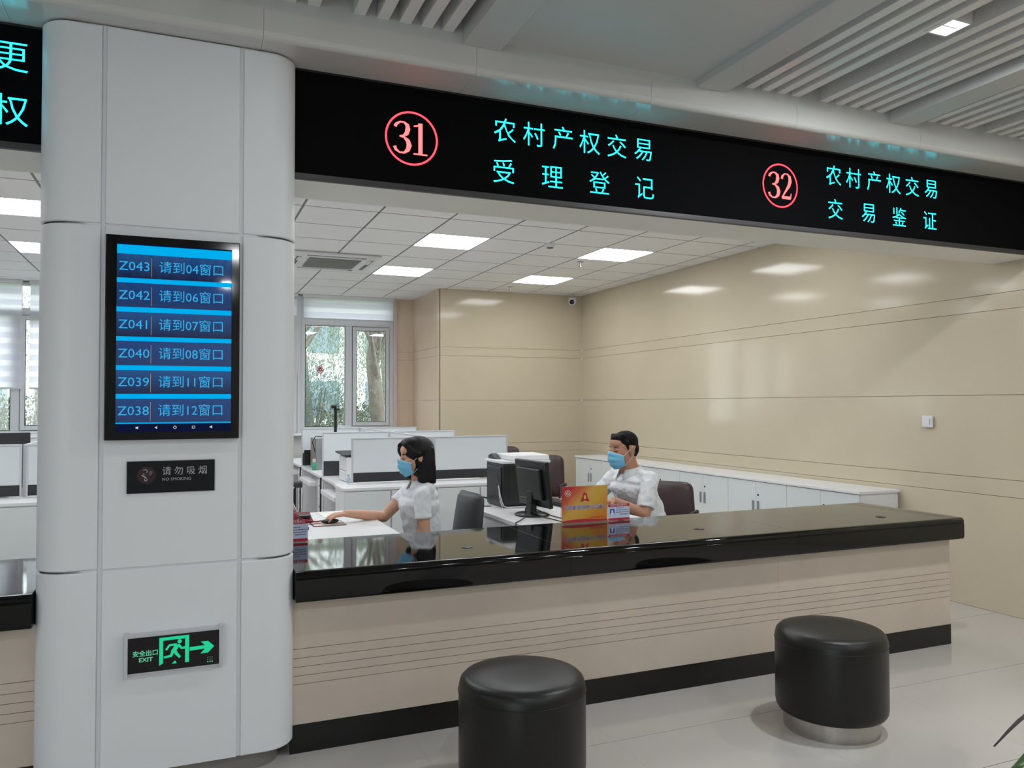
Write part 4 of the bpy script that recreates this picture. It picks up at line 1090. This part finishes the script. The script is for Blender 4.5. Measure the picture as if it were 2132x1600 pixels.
obj('case', MB().box(1.37, 8.95, 0.7515, 1.56, 9.36, 1.10), M_alum, t, 0.004)
obj('front_panel', MB().box(1.366, 8.97, 0.765, 1.371, 9.34, 1.09), M_plinth, t)
obj('cable', MB().tube([(1.372, 9.0, 0.93), (1.33, 8.96, 1.06), (1.36, 8.95, 1.12), (1.44, 8.95, 1.125)], 0.006, 6), M_black, t)
t = thing('monitor', 'black monitor standing on the far left desk beside the computer tower', 'monitor', (1.36, 9.42, 0.75))
obj('bezel', MB().box(1.31, 9.45, 0.765, 1.64, 9.475, 0.945), M_black, t, 0.004)
obj('base', MB().box(1.40, 9.42, 0.7508, 1.55, 9.52, 0.766), M_black, t, 0.003)
t = thing('glue_bottle', 'small green and white glue bottle on the far left desk', 'bottle', (1.345, 8.92, 0.75))
obj('bottle', MB().lathe([(0.022, 0.7512), (0.023, 0.77), (0.023, 0.83), (0.016, 0.84)], (1.345, 8.92, 0), 18), mat('glue_green', S(60, 160, 120), rough=0.4), t)
obj('cap', MB().lathe([(0.019, 0.8405), (0.018, 0.875)], (1.345, 8.92, 0), 18), mat('cap_pinkish', S(226, 200, 200), rough=0.5), t)
t = thing('monitor', 'dark monitor top showing above the screen at the left edge of the picture', 'monitor', (-1.40, 7.25, 0.75))
obj('bezel', MB().obox((-1.33, 7.1, 1.11), (0.35, -0.94, 0.0), (0.94, 0.35, 0), (0, 0, 1), 0.015, 0.24, 0.155), M_dark, t, 0.005)
obj('stand', MB().box(-1.36, 7.10, 0.765, -1.30, 7.14, 0.98), M_black, t)
obj('base', MB().cyl((-1.33, 7.12, 0), 0.10, 0.7508, 0.766), M_black, t)
t = thing('photo_stand', 'black upright photo camera stand behind the desk screens at the window', 'camera stand', (1.56, 8.75, 0.75))
obj('pole', MB().box(1.531, 8.735, 0.7508, 1.561, 8.765, 1.42), M_black, t, 0.003)
obj('camera_head', MB().box(1.495, 8.71, 1.435, 1.555, 8.77, 1.468).box(1.545, 8.72, 1.41, 1.59, 8.76, 1.435), M_black, t, 0.005)
obj('joint', MB().ellipsoid((1.547, 8.75, 1.42), (0.02, 0.02, 0.02)), M_black, t)

# ------------------------------------------------------------------ filing cabinets on the right wall
units = [4.65+0.8*k for k in range(6)]
for k, y in enumerate(units):
    y1 = min(y+0.8, 10.06); n = ('nearest to the counter', 'second from the near end', 'third from the near end, behind the brown chair', 'fourth from the near end', 'fifth from the near end', 'farthest from the counter')[k]
    t = thing('filing_cabinet', 'white two-door cabinet on the right wall, '+n, 'cabinet', (5.08, (y+y1)/2, 0), 'white cabinets along the right wall')
    obj('body', MB().box(4.876, y+0.001, 0.04, 5.27, y1-0.001, 0.762), M_white, t)
    obj('base', MB().box(4.90, y+0.002, 0.0, 5.27, y1-0.002, 0.04), M_plinth, t)
    ym = (y+y1)/2
    for s_, (a, b) in enumerate(((y+0.002, ym-0.0012), (ym+0.0012, y1-0.002))):
        d = obj('door', MB().box(4.858, a, 0.05, 4.875, b, 0.758), M_whiteg, t, 0.0015)
        hy = ym+(-0.045 if s_ == 0 else 0.022)
        obj('handle', MB().box(4.848, hy, 0.475, 4.8585, hy+0.022, 0.585), M_alum, d, 0.002)
        if s_ == 0: obj('lock', MB().lathe([(0.009, 4.8540), (0.009, 4.859)], (0, hy+0.012, 0.64), 14, 'x'), M_black, d)
tag(obj('cabinet_top', MB().box(4.850, 4.635, 0.7635, 5.28, 9.465, 0.787), M_white, bevel=0.004, origin=(5.06, 7.3, 0.763)), 'long white worktop over the cabinets along the right wall', 'worktop')
ws = thing('wall_switch', 'white wall switch on the beige stone wall at right', 'switch', (5.28, 4.373, 1.332))
obj('plate', MB().box(5.272, 4.328, 1.288, 5.2825, 4.420, 1.378), M_white, ws, 0.003)
obj('rocker', MB().box(5.2695, 4.336, 1.296, 5.272, 4.412, 1.370), M_white, ws, 0.002)
obj('indicator', MB().box(5.2690, 4.345, 1.31, 5.2696, 4.349, 1.355), M_seam, ws)

# ------------------------------------------------------------------ potted plant at the right edge, close to the camera
px_, py_ = 1.885, 0.92
pt = thing('potted_plant', 'potted plant with long arching green leaves at the bottom right corner', 'plant', (px_, py_, 0))
obj('pot', MB().lathe([(0.13, 0.0), (0.15, 0.03), (0.19, 0.40), (0.20, 0.42), (0.185, 0.42), (0.17, 0.38)], (px_, py_, 0), 32, cap=False).cyl((px_, py_, 0), 0.13, 0.0, 0.01), M_white, pt)
obj('soil', MB().cyl((px_, py_, 0), 0.172, 0.36, 0.385), mat('soil', S(60, 48, 40), rough=0.95), pt)
M_gleaf = mat('glossy_green_leaf', S(58, 92, 34), rough=0.4, noise=0.25, nscale=6)
M_dleaf = mat('dark_dry_leaf', S(62, 50, 48), rough=0.6)
def strap(pts, wd, m):
    P = [Vector(p) for p in pts]; Q = []
    for i in range(len(P)-1):
        for t in (0, .25, .5, .75):
            a = P[max(i-1, 0)]; b = P[i]; c = P[i+1]; d = P[min(i+2, len(P)-1)]
            Q.append(0.5*((2*b)+(c-a)*t+(2*a-5*b+4*c-d)*t*t+(3*b-a-3*c+d)*t**3))
    Q.append(P[-1]); n = len(Q); vs = []; fs = []
    for i, q in enumerate(Q):
        d = Q[min(i+1, n-1)]-Q[max(i-1, 0)]; s_ = d.cross(Vector((0, 0, 1))); s_ = s_.normalized() if s_.length > 1e-6 else Vector((1, 0, 0))
        wv = wd*math.sin(PI*min(0.97, 0.12+0.88*i/(n-1)))**0.7
        vs += [q-s_*wv, q+Vector((0, 0, -wv*0.35)), q+s_*wv]
    for i in range(n-1):
        k = i*3; fs += [(k, k+1, k+4, k+3), (k+1, k+2, k+5, k+4)]
    mb = MB(); mb.add(vs, fs, True); o = obj('leaf', mb, m, pt)
    sd_ = o.modifiers.new('thickness', 'SOLIDIFY'); sd_.thickness = 0.0012
    return o
strap([(px_, py_, 0.38), (px_-0.12, py_+0.01, 0.78), (px_-0.32, py_+0.06, 0.925), (px_-0.435, py_+0.075, 0.902), (px_-0.525, py_+0.08, 0.853)], 0.006, M_dleaf)
strap([(px_, py_, 0.38), (px_-0.10, py_, 0.62), (px_-0.27, py_+0.02, 0.82), (px_-0.43, py_+0.03, 0.862), (px_-0.545, py_+0.03, 0.836)], 0.026, M_gleaf)
rp = random.Random(5)
for k in range(13):
    a = rp.uniform(-1.1, 1.1); L = rp.uniform(0.25, 0.42); h = rp.uniform(0.55, 0.85)
    c_, s_ = math.cos(a), math.sin(a)
    strap([(px_, py_, 0.38), (px_+c_*L*.3, py_+s_*L*.3, h*.8), (px_+c_*L*.7, py_+s_*L*.7, h), (px_+c_*L, py_+s_*L, h*.86)], 0.022, M_gleaf)

# ------------------------------------------------------------------ chairs
def chair(loc, rotz, lab, leather, back_top=0.90, tilt=0.12):
    # faces +X before rotation; five-star base, seat and tall leather back on a bracket
    t = thing('office_chair', lab, 'chair', (0, 0, 0), 'leather office chairs')
    for k in range(5):
        a = 2*PI*k/5+0.3
        l = obj('leg', MB().tube([(0.03*math.cos(a), 0.03*math.sin(a), 0.10), (0.27*math.cos(a), 0.27*math.sin(a), 0.068)], [0.022, 0.014], 8), M_black, t)
        obj('castor', MB().lathe([(0.027, -0.018), (0.029, 0), (0.027, 0.018)], (0.275*math.cos(a), 0.275*math.sin(a), 0.030), 16, 'y'), M_black, l)
    obj('gas_column', MB().cyl((0, 0, 0), 0.025, 0.09, 0.40, 16), M_alum, t)
    def cushion(c, u, v, n, hu, hv, th, top_in=0.0, bulge=0.02, r=0.05):
        mb = MB(); N = 10; vs = []; fs = []
        c = Vector(c); u = Vector(u); v = Vector(v); n = Vector(n)
        def pt_(s, tt, side):
            # superellipse mapping for rounded corners
            a = abs(s)**1.0; b = abs(tt)
            k = 1.0-0.10*(a**6)*(b**6)
            w_ = hu*(1-top_in*(tt+1)/2)
            edge = max(a, b); zz = side*(th*0.5*(1-edge**8*0.75))+bulge*(1-s*s)*(1-tt*tt)*(1 if side > 0 else 0)
            return c+u*(s*w_*k)+v*(tt*hv*k)+n*(zz-0.03*s*s)
        for side in (1, -1):
            for i in range(N+1):
                for j in range(N+1): vs.append(pt_(-1+2*i/N, -1+2*j/N, side))
        O = (N+1)**2
        for i in range(N):
            for j in range(N):
                q = i*(N+1)+j
                fs.append((q, q+N+1, q+N+2, q+1)); fs.append((O+q, O+q+1, O+q+N+2, O+q+N+1))
        rim = [i*(N+1) for i in range(N+1)]+[N*(N+1)+j for j in range(1, N+1)]+[(N-i)*(N+1)+N for i in range(1, N+1)]+[N-j for j in range(1, N)]
        m_ = len(rim)
        for k in range(m_): fs.append((rim[k], O+rim[k], O+rim[(k+1) % m_], rim[(k+1) % m_]))
        mb.add(vs, fs, True); return mb
    obj('seat', cushion((0.02, 0, 0.455), (1, 0, 0), (0, 1, 0), (0, 0, 1), 0.24, 0.235, 0.075), leather, t)
    bt = Vector((-math.sin(tilt), 0, math.cos(tilt))); bn = Vector((math.cos(tilt), 0, math.sin(tilt)))
    hb = (back_top-0.50)/2; c = Vector((-0.215, 0, 0.50))+bt*hb
    obj('backrest', cushion(c, (0, 1, 0), bt, bn, 0.225, hb, 0.055, top_in=0.14, bulge=0.012), leather, t)
    obj('back_bracket', MB().tube([(-0.05, 0, 0.41), (-0.22, 0, 0.42), (-0.262, 0, 0.50), (-0.27, 0, 0.62)], 0.018, 8), M_black, t)
    for s_ in (-1, 1):
        obj('armrest', MB().tube([(0.02, s_*0.25, 0.44), (0.0, s_*0.27, 0.56), (0.02, s_*0.27, 0.635), (-0.16, s_*0.265, 0.64)], [0.012, 0.012, 0.018, 0.018], 8), M_black, t)
    t.location = loc; t.rotation_euler = (0, 0, rotz)
    return t
chair((1.475, 4.92, 0), PI+0.06, 'dark leather office chair with rounded back right behind the woman', M_greyl, 0.905, 0.13)
chair((3.385, 5.22, 0), PI+0.62, 'dark brown leather office chair behind the male clerk', M_brown, 0.86, 0.08)
chair((3.37, 7.45, 0), PI+0.75, 'dark brown leather office chair seen behind the black printer', M_brown, 0.94, 0.12)
chair((3.46, 8.95, 0), PI+0.5, 'farthest brown chair, only its top showing beside the nearest desk screen', M_brown, 0.96, 0.12)

# ------------------------------------------------------------------ people
def remesh(mb, vox, smooth=6, fac=0.5):
    me = bpy.data.meshes.new('tmp'); me.from_pydata(mb.v, [], mb.f); me.update()
    o = bpy.data.objects.new('tmp', me); scene.collection.objects.link(o)
    r = o.modifiers.new('r', 'REMESH'); r.mode = 'VOXEL'; r.voxel_size = vox; r.use_smooth_shade = True
    if smooth: s_ = o.modifiers.new('s', 'SMOOTH'); s_.factor = fac; s_.iterations = smooth
    dg = bpy.context.evaluated_depsgraph_get()
    m2 = bpy.data.meshes.new_from_object(o.evaluated_get(dg))
    bpy.data.objects.remove(o); bpy.data.meshes.remove(me)
    return m2
def mobj(name, me, m, parent):
    off = org(parent)
    for v in me.vertices: v.co -= off
    for p in me.polygons: p.use_smooth = True
    me.materials.clear(); me.materials.append(m)
    o = bpy.data.objects.new(name, me); scene.collection.objects.link(o); o.parent = parent; return o

def person(lab, ox, oy, face_yaw, head_yaw, P, female, M_skin=M_skin):
    """P: joints in (forward, left, up) metres; face_yaw = heading angle of +forward."""
    f = Vector((math.cos(face_yaw), math.sin(face_yaw), 0)); l = Vector((-f.y, f.x, 0)); k = Vector((0, 0, 1))
    def W(p): return Vector((ox, oy, 0))+f*p[0]+l*p[1]+k*p[2]
    root = thing('person', lab, 'person', (ox, oy, 0))
    J = {n: W(p) for n, p in P.items() if isinstance(p, tuple) and len(p) == 3 and not isinstance(p[0], tuple)}
    hf = Vector((math.cos(face_yaw+head_yaw), math.sin(face_yaw+head_yaw), 0)); hp = P['nod']
    hl = Vector((-hf.y, hf.x, 0)); hfw = (hf*math.cos(hp)-k*math.sin(hp)); hup = hl.cross(hfw)*-1
    hup = hfw.cross(hl); H0 = J['head']
    RH = Matrix((hfw, hl, hup)).transposed()
    def Hd(a, b, c): return H0+hfw*a+hl*b+hup*c
    s = 1.0 if female else 1.17
    # ---- body (skin): one continuous surface
    B = MB()
    B.ellipsoid(Hd(-0.012*s, 0, 0.030*s), (0.094*s, 0.073*s, 0.088*s), RH, 24, 16)
    B.ellipsoid(Hd(0.030*s, 0, -0.015*s), (0.060*s, 0.062*s, 0.090*s), RH, 24, 16)
    B.ellipsoid(Hd(0.040*s, 0, -0.070*s), (0.042*s, 0.045*s, 0.036*s), RH, 16, 12)
    B.ellipsoid(Hd(0.060*s, 0, 0.050*s), (0.032*s, 0.050*s, 0.038*s), RH, 16, 12)
    B.capsule(Hd(0.088*s, 0, 0.018*s), 0.008*s, Hd(0.101*s, 0, -0.018*s), 0.0135*s, 12)
    for sd in (-1, 1):
        B.ellipsoid(Hd(0.072*s, sd*0.034*s, -0.012*s), (0.018, 0.020, 0.016), RH, 12, 8)
        B.capsule(Hd(0.082*s, sd*0.014*s, 0.026*s), 0.0075, Hd(0.066*s, sd*0.040*s, 0.026*s), 0.006, 10)
        er_ = 0.0775 if female else 0.073
        B.ellipsoid(Hd(-0.006*s, sd*er_*s, 0.0*s), (0.021*s, 0.009*s, 0.031*s), RH, 14, 10)
        B.capsule(Hd(-0.014*s, sd*(er_+.005)*s, 0.012*s), 0.008*s, Hd(-0.004*s, sd*(er_+.004)*s, -0.022*s), 0.006*s, 10)
        B.ellipsoid(Hd(0.078*s, sd*0.030*s, 0.008*s), (0.011, 0.015, 0.010), RH, 12, 8)
    nr = 0.050 if female else 0.066
    B.capsule(J['neck'], nr*1.08, Hd(-0.018, 0, -0.045), nr*0.98, 18)
    B.capsule(W((P['neck'][0]-0.01, 0, P['neck'][2]-0.04)), nr*1.1, J['neck'], nr*1.05, 16)
    sh = 0.032 if female else 0.050
    B.capsule(J['shL'], sh, J['shR'], sh, 14)
    B.capsule(J['chest'], 0.07, J['waist'], 0.07, 16)
    B.capsule(J['waist'], 0.09, J['pelvis'], 0.10, 16)
    for S_ in ('L', 'R'):
        a0 = 0.043 if female else 0.052; a1 = 0.035 if female else 0.045; a2 = 0.0225 if female else 0.029
        B.capsule(J['sh'+S_], a0, J['el'+S_], a1, 16)
        mid = J['el'+S_].lerp(J['wr'+S_], 0.3)
        B.capsule(J['el'+S_], a1, mid, a1*1.0, 16); B.capsule(mid, a1*1.0, J['wr'+S_], a2, 16)
        B.capsule(J['hip'+S_], 0.075, J['kn'+S_], 0.05, 14)
        B.capsule(J['kn'+S_], 0.05, J['an'+S_], 0.035, 14)
        # hand: palm, four fingers, thumb
        fd, sd_, up_ = P['hand'+S_]
        fd = (f*fd[0]+l*fd[1]+k*fd[2]).normalized(); pn = (f*up_[0]+l*up_[1]+k*up_[2]); pn = (pn-fd*pn.dot(fd)).normalized()
        sdv = fd.cross(pn)*sd_   # towards the thumb
        w0 = J['wr'+S_]; hs = 0.92 if female else 1.05
        for q, off in enumerate((-0.024, -0.008, 0.008, 0.024)):
            B.capsule(w0+sdv*off*0.55, 0.0145*hs, w0+fd*0.075*hs+sdv*off*1.05+pn*0.004, 0.0115*hs, 10)
        for q, (off, L) in enumerate(((-0.029, 0.058), (-0.010, 0.072), (0.010, 0.078), (0.029, 0.070))):
            b0 = w0+fd*0.078*hs+sdv*off*hs+pn*0.004
            b1 = b0+(fd*0.9-pn*0.25).normalized()*L*0.45*hs+sdv*off*0.12
            b2 = b1+(fd*0.75-pn*0.66).normalized()*L*0.32*hs
            b3 = b2+(fd*0.7-pn*0.72).normalized()*L*0.22*hs
            B.capsule(b0, 0.0092*hs, b1, 0.0085*hs, 10); B.capsule(b1, 0.0085*hs, b2, 0.0076*hs, 10); B.capsule(b2, 0.0076*hs, b3, 0.0066*hs, 10)
        t0_ = w0+fd*0.022*hs+sdv*0.020*hs; t1_ = t0_+(fd*0.62+sdv*0.62-pn*0.35).normalized()*0.040*hs; t2_ = t1_+(fd*0.86+sdv*0.25-pn*0.40).normalized()*0.030*hs
        B.capsule(t0_, 0.013*hs, t1_, 0.0105*hs, 10); B.capsule(t1_, 0.0105*hs, t2_, 0.0085*hs, 10)
    mobj('body', remesh(B, 0.0036, 4), M_skin, root)
    # ---- shirt
    C = MB(); g_ = 1.0 if female else 1.18
    ch, wa, pe = J['chest'], J['waist'], J['pelvis']
    hw = (J['shL']-J['shR']).length/2
    for tt in range(19):
        u = tt/18
        c0 = pe.lerp(wa, min(1, u*2)) if u < .5 else wa.lerp(ch, (u-.5)*2)
        dep = P['dep'][0]*(1-u)+P['dep'][1]*u if not female else (P['dep'][0]*(1-u)+P['dep'][1]*u-0.006*math.sin(PI*u))
        wid = (0.150*(1-u)+0.165*u-(0.022*math.sin(PI*u)))*(1.0 if female else 1.16)
        C.ellipsoid(c0+k*0.0, (dep, wid, 0.075), Matrix((f, l, k)).transposed(), 22, 12)
    C.ellipsoid(ch+k*0.055-f*0.01, (dep*0.86, hw*0.98, 0.060), Matrix((f, l, k)).transposed(), 22, 12)
    if female:
        for sd in (-1, 1): C.ellipsoid(ch+f*0.050+l*(sd*0.058)-k*0.045, (0.054, 0.064, 0.066), Matrix((f, l, k)).transposed(), 16, 12)
    slp = (nr+0.012)
    C.capsule(W((P['neck'][0]-0.012, 0, P['neck'][2]-0.045)), slp*1.45, W((P['neck'][0]-0.004, 0, P['neck'][2]-0.012)), slp*0.98, 18, True, False)
    for S_ in ('L', 'R'):
        sv = P['sleeve'+S_]; se = J['sh'+S_].lerp(J['el'+S_], sv)
        C.capsule(W((P['neck'][0]-0.015, (0.05 if S_ == 'L' else -0.05), P['neck'][2]-0.035)), 0.040*g_, J['sh'+S_], 0.046*g_, 16)
        C.capsule(J['sh'+S_], (0.050 if female else 0.054)*g_, se, 0.053*g_, 18, True, False)
        C.capsule(W((P['neck'][0]-0.02, 0, P['neck'][2]+(-0.012 if female else 0.0))), 0.036*g_, W((P['neck'][0]-0.02, (0.11 if S_ == 'L' else -0.11), P['neck'][2]-0.045)), 0.045*g_, 16)
        C.capsule(J['sh'+S_]-k*0.04-l*(0.03 if S_ == 'L' else -0.03), 0.05*g_, ch-k*0.05+l*(0.06 if S_ == 'L' else -0.06), 0.07, 14)
    so = mobj('shirt', remesh(C, 0.0062, 5), M_shirt, root)
    tx = bpy.data.textures.new('cloth_folds', 'CLOUDS'); tx.noise_scale = 0.055; tx.noise_depth = 3
    dm = so.modifiers.new('folds', 'DISPLACE'); dm.texture = tx; dm.strength = 0.024 if not female else 0.018; dm.mid_level = 0.5; dm.texture_coords = 'GLOBAL'
    for S_ in ('L', 'R'):
        sv = P['sleeve'+S_]; a = J['sh'+S_]; b = J['el'+S_]; se = a.lerp(b, sv); d = (b-a).normalized()
        x_ = d.cross(f).normalized(); y_ = d.cross(x_)
        rr = 0.0545*g_
        obj('cuff', MB().tube([se-d*0.006+x_*rr*math.cos(2*PI*q/24)+y_*rr*math.sin(2*PI*q/24) for q in range(25)], 0.0016, 6), M_shirt, so)
    # collar: a folded band open at the throat
    cb_ = MB(); vs = []; fs = []; n = 26
    for i in range(n+1):
        a = math.radians(22)+(2*PI-math.radians(44))*i/n
        ca, sa = math.cos(a), math.sin(a)
        c0 = J['neck']+hf*0.0
        lowf = 0.5*(1+ca)
        rad = nr+0.010
        base = W((P['neck'][0], 0, P['neck'][2]-(0.006 if female else 0.014)))+f*(ca*(rad+0.016))+l*(sa*(rad+0.008))-k*(0.030*lowf)
        top = W((P['neck'][0]-0.004, 0, P['neck'][2]+0.036))+f*(ca*(rad+0.002))+l*(sa*(rad+0.002))-k*(0.032*lowf)
        out = base+f*(ca*0.018)+l*(sa*0.022)-k*(0.006+0.030*lowf**3)
        vs += [base, top, top+f*(ca*.004)+l*(sa*.004)-k*.001, out]
    for i in range(n):
        for j in range(3): q = i*4+j; fs.append((q, q+4, q+5, q+1))
    cb_.add(vs, fs, True); co = obj('collar', cb_, M_shirt, so)
    sm_ = co.modifiers.new('t', 'SOLIDIFY'); sm_.thickness = 0.0025
    # placket with buttons
    for q in range(3):
        bt_ = W((P['chest'][0]+P['dep'][1]+(0.004 if female else 0.0)-0.002*q, -0.004, P['neck'][2]-0.075-0.055*q))
        obj('button', MB().ellipsoid(bt_, (0.004, 0.005, 0.005), None, 8, 6), M_silver if 0 else M_aluc, so)
    # ---- trousers and shoes
    D = MB()
    D.capsule(pe-k*0.01, 0.125*g_*0.95, pe-k*0.05, 0.125*g_*0.95, 18)
    for S_ in ('L', 'R'):
        D.capsule(J['hip'+S_], 0.088, J['kn'+S_], 0.064, 16); D.capsule(J['kn'+S_], 0.064, J['an'+S_]+k*0.01, 0.052, 16, True, False)
    mobj('trousers', remesh(D, 0.009, 4), M_trous, root)
    for S_ in ('L', 'R'):
        a = J['an'+S_]; e = MB().capsule(a-k*0.035-f*0.03, 0.037, a-k*0.040+f*0.13, 0.031, 14).box(0, 0, 0, 0.001, 0.001, 0.001)
        e = MB().capsule(a-k*0.035-f*0.03, 0.037, a-k*0.040+f*0.13, 0.031, 14)
        obj('shoe', e, M_shoe, root)
    # ---- face details
    for sd in (-1, 1):
        ey = [Hd((0.0895-0.0-0.42*max(0, y_-0.020))*s, sd*y_*s, 0.006*s-0.0035*math.sin(PI*(y_-0.014)/0.034)) for y_ in (0.016, 0.020, 0.025, 0.030, 0.035, 0.040, 0.043)]
        obj('eyelid', MB().tube([p+hfw*0.0015 for p in ey], 0.0019, 6), M_lip, root)
        br = [Hd((0.0935-0.42*max(0, y_-0.018))*s, sd*y_*s, (0.0265+0.006*math.sin(PI*(y_-0.012)/0.05))*s) for y_ in (0.014, 0.021, 0.028, 0.035, 0.042, 0.048)]
        obj('eyebrow', MB().tube(br, [0.0018, 0.0028, 0.0030, 0.0028, 0.0022, 0.0012], 6), M_hairm, root)
    # ---- surgical mask: curved sheet with three pleats
    vs = []; fs = []; NU, NV = 22, 14
    for i in range(NV+1):
        v = i/NV; zc = (-0.006-0.108*v)*s
        for j in range(NU+1):
            u = -1+2*j/NU; th = u*math.radians(64)
            bul = math.sin(PI*min(1, 0.18+v*0.78))**0.7
            rx = (0.094+0.024*bul-0.020*(v**3))*s; ry = (0.068+0.008*bul-0.010*v**2)*s
            pin = 0.004*math.sin(v*PI*6)*(1-u*u)
            zz = (-0.058*s)+(zc+0.058*s)*(1-0.42*u*u)+(0.012*(1-abs(u))**2*(1-v))*s
            vs.append(Hd(rx*math.cos(th)**0.9+0.004+pin if math.cos(th) > 0 else 0.004, ry*math.sin(th), zz))
    for i in range(NV):
        for j in range(NU): q = i*(NU+1)+j; fs.append((q, q+1, q+NU+2, q+NU+1))
    mb = MB(); mb.add(vs, fs, True); mk = obj('face_mask', mb, M_mask, root)
    sl = mk.modifiers.new('t', 'SOLIDIFY'); sl.thickness = 0.0015
    obj('top_edge', MB().tube([Vector(v)+hfw*0.0008 for v in vs[:NU+1]], 0.0024, 5), M_maskw, mk)
    for sd, j in ((-1, 0), (1, NU)):
        e1 = Vector(vs[j]); e2 = Vector(vs[NV*(NU+1)+j]); q1 = Hd(-0.010*s, sd*0.079*s, 0.026*s); er = Hd(-0.026*s, sd*0.078*s, 0.010*s); er2 = Hd(-0.024*s, sd*0.078*s, -0.020*s)
        obj('ear_loop', MB().tube([e1, e1.lerp(q1, .5)+hl*sd*0.004, q1, er, er2, e2.lerp(er2, .5)+hl*sd*0.006, e2], 0.0014, 5), M_maskw, mk)
    # ---- hair
    Hh = MB()
    if female:
        Hh.ellipsoid(Hd(-0.022, 0, 0.036), (0.108, 0.094, 0.096), RH, 26, 18)
        Hh.ellipsoid(Hd(-0.032, 0, -0.010), (0.086, 0.090, 0.115), RH, 26, 18)
        Hh.ellipsoid(Hd(-0.040, 0, -0.080), (0.082, 0.104, 0.086), RH, 26, 18)
        Hh.ellipsoid(Hd(0.022, 0, 0.098), (0.064, 0.066, 0.030), RH, 22, 14)
        for sd in (-1, 1):
            pts = [(0.050, 0.010, 0.108), (0.084, 0.034, 0.086), (0.080, 0.062, 0.044), (0.050, 0.080, -0.010)]
            if sd > 0: pts = [(0.055, 0.008, 0.108), (0.074, 0.036, 0.090), (0.056, 0.064, 0.062), (0.030, 0.080, 0.034), (0.004, 0.086, 0.022)]
            for a, b in zip(pts[:-1], pts[1:]): Hh.capsule(Hd(a[0], sd*a[1], a[2]), 0.015, Hd(b[0], sd*b[1], b[2]), 0.015, 12)
            if sd < 0: Hh.capsule(Hd(0.044, sd*0.082, -0.010), 0.018, Hd(0.030, sd*0.085, -0.125), 0.016, 12)
            Hh.capsule(Hd(-0.026, sd*0.082, -0.062), 0.020, Hd(0.014, sd*0.080, -0.135), 0.022, 12)
            for (a, b) in ((-0.040, -0.012), (-0.055, -0.040), (-0.070, -0.064)):
                Hh.capsule(Hd(a*0.8, sd*0.058, 0.050), 0.030, Hd(a, sd*0.073, -0.04), 0.029, 12); Hh.capsule(Hd(a, sd*0.073, -0.04), 0.029, Hd(b, sd*0.084, -0.148), 0.026, 12)
        for y_ in (-0.055, -0.02, 0.02, 0.055):
            Hh.capsule(Hd(-0.076, y_, 0.03), 0.036, Hd(-0.070, y_*1.1, -0.150), 0.028, 12)
        rr_ = random.Random(4)
        for q in range(26):
            y_ = rr_.uniform(-0.085, 0.085); x_ = rr_.uniform(-0.085, -0.01)
            Hh.capsule(Hd(x_, y_*0.95, -0.11), 0.009, Hd(x_+rr_.uniform(-0.012, 0.006), y_*1.12, -0.172-rr_.uniform(0, 0.014)), 0.004, 8)
        ho = mobj('hair', remesh(Hh, 0.0045, 16), M_hair, root)
    else:
        Hh.ellipsoid(Hd(-0.020, 0, 0.056), (0.110, 0.088, 0.088), RH, 26, 18)
        Hh.ellipsoid(Hd(0.026, 0, 0.100), (0.070, 0.070, 0.030), RH, 22, 14)
        Hh.ellipsoid(Hd(-0.062, 0, 0.005), (0.062, 0.079, 0.080), RH, 22, 14)
        for y_ in (-0.056, -0.044, -0.032, -0.020, -0.008, 0.008, 0.020, 0.032, 0.044, 0.056): Hh.capsule(Hd(0.090-9*y_*y_, y_, 0.088), 0.009, Hd(0.045, y_, 0.114), 0.016, 10)
        for sd in (-1, 1):
            Hh.capsule(Hd(0.030, sd*0.076, 0.064), 0.016, Hd(0.022, sd*0.079, 0.012), 0.007, 10)
        mobj('hair', remesh(Hh, 0.0045, 4), M_hairm, root)
    return root

PW = dict(pelvis=(0.01, 0, .56), waist=(0.022, 0, .70), chest=(0.042, 0, .845), neck=(.036, 0, .985), head=(.064, 0, 1.142), nod=0.12,
          shL=(.066, .155, .922), shR=(.060, -.160, .915), elL=(.062, .195, .675), elR=(.235, -.135, .755), wrL=(.25, .15, .60), wrR=(.500, -.018, .806),
          hipL=(.02, .09, .545), hipR=(.02, -.09, .545), knL=(.43, .09, .52), knR=(.43, -.09, .52), anL=(.43, .09, .09), anR=(.43, -.09, .09),
          handL=((.9, -.3, -.2), -1, (0, 0, 1)), handR=((1, .05, -.16), 1, (0, 0.1, 1)), sleeveL=.60, sleeveR=.50, dep=(0.124, 0.130))
person('seated woman in white polo shirt and blue face mask, hand on a mouse', 1.43, 4.875, PI, 0.10, PW, True)
PM = dict(pelvis=(-.06, 0, .56), waist=(-.02, 0, .70), chest=(0.065, 0, .840), neck=(.090, 0, .975), head=(.146, 0, 1.128), nod=0.10,
          shL=(.060, .200, .915), shR=(.075, -.195, .915), elL=(.165, .262, .672), elR=(.25, -.24, .74), wrL=(.36, .17, .775), wrR=(.46, -.10, .785),
          hipL=(-.02, .10, .545), hipR=(-.02, -.10, .545), knL=(.40, .14, .52), knR=(.40, -.12, .52), anL=(.42, .14, .09), anR=(.42, -.12, .09),
          handL=((1, -.15, -.10), -1, (0, 0, 1)), handR=((1, 0.05, -.10), 1, (0, 0, 1)), sleeveL=.82, sleeveR=.70, dep=(0.172, 0.165))
person('seated man in white shirt and blue face mask typing at the middle desk', 3.215, 5.20, PI+0.12, 0.06, PM, False, mat('tanned_skin', S(184, 134, 108), rough=0.5, noise=0.06, nscale=12))
